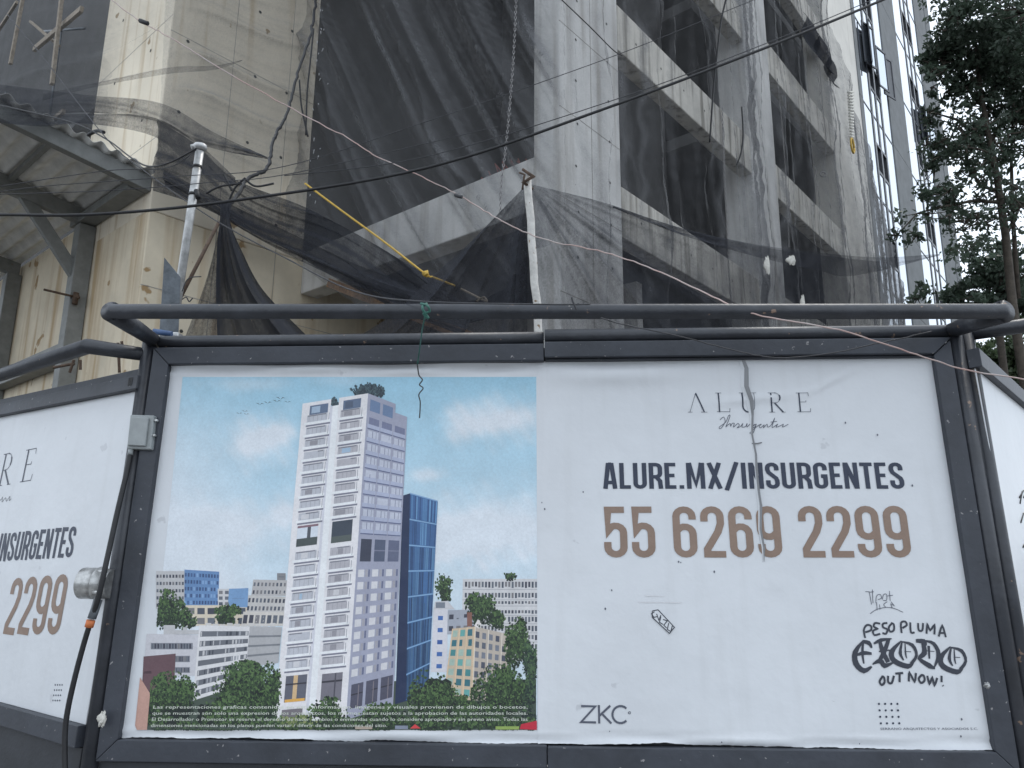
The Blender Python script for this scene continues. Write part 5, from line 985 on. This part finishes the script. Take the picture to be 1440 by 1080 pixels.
# black twisted rope down the corner column to the tied net
wire('black_rope', 'frayed black rope running down the corner column edge to the tied net', [(445, -8, 11), (441, 30, 11), (432, 65, 10.8), (415, 115, 10.4), (404, 160, 10), (390, 185, 9.6), (382, 205, 9.2), (378, 232, 8.9), (366, 243, 8.6), (350, 250, 8.3), (340, 264, 8), (328, 282, 7.7), (316, 292, 7.5)], .02, M['black'], 'rope', None, jag=.8)
for i, pts in enumerate(([(441, 40), (436, 90), (432, 130), (430, 190)], [(421, 112), (424, 150), (433, 192)], [(346, 253), (360, 262), (385, 258)], [(340, 258), (310, 262), (290, 272)], [(318, 292), (330, 265), (345, 250)], [(326, 268), (318, 252), (314, 245)])):
    wire('rope_strand', ['loose black strand beside the rope at the column edge', 'short loose strand halfway down the black rope', 'short strand right of the rope knot', 'curved strand left of the rope knot', 'stout strand through the rope knot', 'thin strand above the rope knot'][i], [(x, y, 10.4 if i < 2 else 7.9) for x, y in pts], .012, M['black'], 'rope', 'strands of the black rope')
wire('black_line', 'black rope line curving down the first bay of the right facade', [(1022, -5, 13), (1014, 30, 13), (1008, 80, 13), (1003, 130, 13), (998, 200, 13)], .016, M['black'], 'rope', None)
wire('black_line', 'short black rope line curving on the middle column of the right facade', [(1043, 150, 14), (1045, 190, 14), (1042, 215, 14), (1036, 232, 14)], .014, M['black'], 'rope', None)
wire('black_line', 'thin black line slanting from the top across the right face of the corner column', [(785, -5, 9.6), (830, 38, 10), (862, 70, 10.4), (875, 78, 10.5)], .008, M['black'], 'rope', None)
wire('yellow_rope', 'yellow rope slanting down from the column to a knot in the net', [(429, 258, 9.2), (480, 296, 9.0), (540, 340, 8.8), (598, 385, 8.6), (610, 390, 8.5), (640, 402, 8.4)], .012, M['yellow'], 'rope', None)
lump('rope_knot', EYE + ray(599, 385) * (8.55 / FPX), .035, 0, 'yellow knot at the lower end of the yellow rope', 'yellow')['category'] = 'knot'
wire('frayed_rope', 'pale frayed rope end lying in the dark net left of the white pole', [(648, 406, 8.2), (668, 416, 8.1), (684, 424, 8), (680, 418, 8), (670, 424, 8)], .012, M['greywood'], 'rope', None)
gw = empty('green_wire', 'green wire knotted on the front pipe with a crooked end hanging over the poster', 'wire', loc=EYE + ray(598, 440) * (4.4 / FPX))
wire('knot', None, [(592, 427, 4.36), (601, 430, 4.3), (604, 438, 4.3), (596, 441, 4.3), (602, 447, 4.31), (594, 433, 4.3), (600, 427, 4.4)], .008, M['greenwire'], parent=gw)
wire('upper_strand', None, [(598, 444, 4.32), (594, 462, 4.4), (592, 476, 4.6), (590, 492, 4.75), (587, 512, 4.82)], .0045, M['greenwire'], parent=gw)
wire('lower_strand', None, [(587, 512, 4.82), (589, 527, 4.84), (594, 534, 4.84), (590, 541, 4.84), (595, 546, 4.84), (589, 555, 4.84), (591, 566, 4.84), (590, 588, 4.84)], .0042, M['darkwire'], parent=gw)
# chains hanging in front of the openings
def chain(label, pts, step=4.0, r=.0055):
    p = lerp_poly(pts, 400); d = np.r_[0, np.cumsum(np.hypot(np.diff(p[:, 0]), np.diff(p[:, 1])))]; n = int(d[-1] / step); m = MB()
    for i in range(n):
        s_ = i * step; x, y, dp = [np.interp(s_, d, p[:, k]) for k in range(3)]; x2, y2 = np.interp(s_ + step * 1.15, d, p[:, 0]), np.interp(s_ + step * 1.15, d, p[:, 1])
        a_ = EYE + ray(x, y) * (dp / FPX); b_ = EYE + ray(x2, y2) * (dp / FPX); sd = np.array([.012, 0, 0]) if i % 2 else np.array([0, .012, 0])
        m.tube([a_, a_ * .75 + b_ * .25 + sd, a_ * .25 + b_ * .75 + sd, b_], r, 5); m.tube([a_, a_ * .75 + b_ * .25 - sd, a_ * .25 + b_ * .75 - sd, b_], r, 5)
    return tag(m.build('hanging_chain', M['chain']), label, 'chain', 'chains hanging down the netted facade')
chain('pale chain hanging at the right side of the tall opening', [(726, -5, 9.2), (722, 80, 9.2), (714, 180, 9.2), (705, 260, 9.2), (704, 300, 9.2)])
chain('long chain hanging at the middle column of the right facade', [(1016, 150, 13.6), (1018, 230, 13.6), (1022, 300, 13.6), (1025, 380, 13.6), (1030, 440, 13.6)])
chain('chain hanging in the second bay of the right facade', [(1093, 110, 17), (1101, 190, 17), (1106, 270, 17), (1110, 350, 17)], 3.4)
chain('short chain ending in a ring near the right end of the facade', [(1153, 90, 20), (1157, 150, 20), (1162, 200, 20), (1157, 240, 20)], 3)
hk = EYE + ray(1157, 245) * (20 / FPX); m = MB(); m.tube([hk + .07 * np.array([math.cos(a_), 0, math.sin(a_)]) for a_ in np.linspace(0, 6.1, 16)], .02, 6); tag(m.build('hook_ring', M['chain']), 'iron ring at the end of the short chain', 'ring')
# pale dashes along the net edge at the left of the tall opening
m = MB()
for k in range(22):
    y = rng.uniform(5, 310); x = 441 - y * .035 + rng.normal(4, 5) + 6; Pq = on_s(x, y, -.62); l_ = rng.uniform(.02, .09); m.tube([Pq, Pq + np.array([rng.normal(0, .012), 0, -l_])], .007, 4)
tag(m.build('net_stitching', M['whitewire']), 'white stitch ends along the left edge of the opening net', 'stitching')['kind'] = 'stuff'
# ribbed hose and yellow strap by the glass building
hs = empty('ribbed_strap', 'white ribbed strap ending in a yellow loop at the right edge of the netted facade', 'strap', loc=on_t(1198, 215, -.7))
m = MB()
for k in range(16):
    y = 130 + k * 4.2; w = 3.6 - k * .12; Pa, Pb = on_t(1196 + k * .12 - w, y, -.7), on_t(1196 + k * .12 + w, y - .6, -.7); m.tube([Pa, Pb], .035, 5)
m.build('ribs', M['putty'], hs)['kind'] = 'stuff'
c = on_t(1199, 205, -.75); m = MB(); m.tube([c + .09 * math.cos(a_) * D1 * 1.6 + .22 * math.sin(a_) * UZ for a_ in np.linspace(0, 6.2, 20)], .03, 7); m.build('loop', M['yellow'], hs)
# ------------------------------------------------------------------ trees at the right
def leaf_cloud(m, c, r, n, size, sq=.75):
    n = int(n * 1.35)
    p = rng.normal(0, 1, (n, 3)); p /= np.linalg.norm(p, axis=1)[:, None]; p *= (rng.random(n) ** .45)[:, None]; p[:, 2] *= sq
    for d in p:
        q = np.array(c) + d * r; t = rng.normal(0, 1, 3); t[2] -= .5; t /= np.linalg.norm(t); s_ = np.cross(t, rng.normal(0, 1, 3)); s_ /= np.linalg.norm(s_) + 1e-9; L__ = size * rng.uniform(.6, 1.3)
        m.poly([q - t * L__ * .5, q + s_ * L__ * .24, q + t * L__ * .5, q - s_ * L__ * .24])
def px3(x, y, d): return EYE + ray(x, y) * (d / FPX)
def tree(label, base, limbs, clumps, mat_, size):
    t = empty('street_tree', label, 'tree', 'trees along the right side', loc=base)
    m = MB()
    for pts, r0, r1 in limbs:
        P = [np.array(p) for p in pts]; m.tube(P, list(np.linspace(r0, r1, len(P))), 8)
    m.build('trunk', M['bark'], t)
    m = MB(); tw = MB()
    for (c, r, n) in clumps:
        k = max(4, int(n / 32))
        for _ in range(k):
            d = rng.normal(0, 1, 3); d *= rng.random() ** .5 / np.linalg.norm(d) * r * 1.15; d[2] *= .85; cc = np.array(c) + d; leaf_cloud(m, cc, r * rng.uniform(*((.22, .5) if n > 200 else (.35, .75))), n // k, size)
            tw.tube([np.array(c), (np.array(c) + cc) / 2 + rng.normal(0, .06, 3), cc], [.018, .012, .006], 4)
    o = m.build('crown', M[mat_], t); o['kind'] = 'stuff'
    tw.build('twigs', M['bark'], t)['kind'] = 'stuff'; return t
dT = 15.5
def C3(x, y, rp, n, dz=0.0): return (px3(x, y, dT + dz), rp * dT / FPX, n)
bpt = px3(1428, 470, dT); ground_b = np.array([bpt[0] + .1, bpt[1], -.36])
dense = [C3(1400, 40, 62, 1500), (*C3(1350, 70, 42, 800),), C3(1425, 110, 52, 1100), C3(1345, 15, 28, 300, .6), C3(1440, 20, 60, 900, -1), C3(1362, 120, 34, 420), C3(1430, 170, 36, 520), C3(1303, 95, 18, 120), C3(1346, 130, 20, 170), C3(1400, 150, 30, 300), C3(1480, 90, 60, 900), C3(1460, 190, 40, 500), C3(1385, -40, 60, 700), C3(1375, 85, 46, 800), C3(1440, 65, 50, 900, 1), C3(1330, 70, 26, 300), C3(1405, 95, 40, 700, .8), C3(1345, 20, 40, 600, -.6), C3(1452, 140, 40, 600, .5), C3(1395, 190, 26, 200)]
sparse = [C3(1345, 175, 34, 170), C3(1322, 200, 26, 110), C3(1370, 205, 30, 130), C3(1350, 240, 32, 150), C3(1318, 262, 28, 150), C3(1395, 230, 28, 110), C3(1425, 260, 34, 130), C3(1345, 285, 24, 70), C3(1300, 300, 26, 110), C3(1290, 330, 20, 60), C3(1370, 300, 20, 36), C3(1420, 310, 24, 50), C3(1310, 165, 16, 60), C3(1440, 220, 26, 90), C3(1306, 232, 20, 80), C3(1262, 330, 12, 26)] + [C3(rng.uniform(1305, 1450), rng.uniform(150, 330), rng.uniform(16, 28), 44, rng.normal(0, .5)) for _ in range(46)] + [C3(rng.uniform(1300, 1345), rng.uniform(40, 150), rng.uniform(12, 20), 40, rng.normal(0, .4)) for _ in range(10)]
tree('tall tree with dense dark top crown and open lower branches at the top right', ground_b,
     [([ground_b, px3(1424, 430, dT), px3(1414, 330, dT), px3(1402, 250, dT), px3(1388, 180, dT), px3(1378, 120, dT), px3(1372, 60, dT)], .10, .03), ([px3(1432, 420, dT), px3(1424, 300, dT + .2), px3(1422, 220, dT + .2), px3(1426, 120, dT)], .05, .02),
      ([px3(1398, 235, dT), px3(1375, 190, dT), px3(1345, 168, dT), px3(1318, 160, dT)], .05, .015), ([px3(1404, 268, dT), px3(1380, 262, dT), px3(1355, 225, dT), px3(1325, 205, dT)], .04, .012), ([px3(1408, 285, dT), px3(1370, 282, dT), px3(1320, 292, dT), px3(1290, 300, dT), px3(1262, 330, dT)], .04, .01), ([px3(1392, 200, dT), px3(1412, 170, dT), px3(1440, 150, dT)], .05, .02), ([px3(1415, 330, dT), px3(1430, 300, dT), px3(1445, 262, dT)], .04, .015)],
     dense + sparse, 'leaf', .125)
dT = 24.0; b2 = px3(1400, 470, dT); g2 = np.array([b2[0], b2[1], -.36])
tree('small leafy tree behind the front pipe end at the right', g2, [([g2, px3(1402, 440, dT), px3(1408, 400, dT), px3(1400, 360, dT)], .14, .04), ([px3(1405, 420, dT), px3(1430, 395, dT), px3(1450, 380, dT)], .06, .02)],
     [C3(1390, 385, 40, 700), C3(1420, 400, 40, 700), C3(1360, 405, 26, 300), C3(1440, 380, 36, 500), C3(1400, 355, 24, 260), C3(1375, 425, 26, 320), C3(1340, 415, 18, 120), C3(1435, 425, 26, 320), C3(1300, 405, 18, 90), C3(1290, 420, 16, 70)] + [C3(rng.uniform(1340, 1450), rng.uniform(335, 440), rng.uniform(16, 26), 60, rng.normal(0, .6)) for _ in range(20)], 'leaf', .20)
dT = 30.0; b3 = px3(1425, 560, dT); g3 = np.array([b3[0], b3[1], -.36])
tree('bushy green tree filling the gap between the right hoarding and the pipe', g3, [([g3, px3(1425, 540, dT), px3(1420, 500, dT)], .2, .05)],
     [C3(1400, 505, 36, 900), C3(1440, 500, 44, 1100), C3(1420, 540, 44, 1000), C3(1370, 490, 24, 400), C3(1470, 530, 50, 800), C3(1440, 465, 30, 420)], 'leaf2', .24)
for e in [o for o in sc.objects if o.type == 'EMPTY' and o.parent is None]: adopt(e)
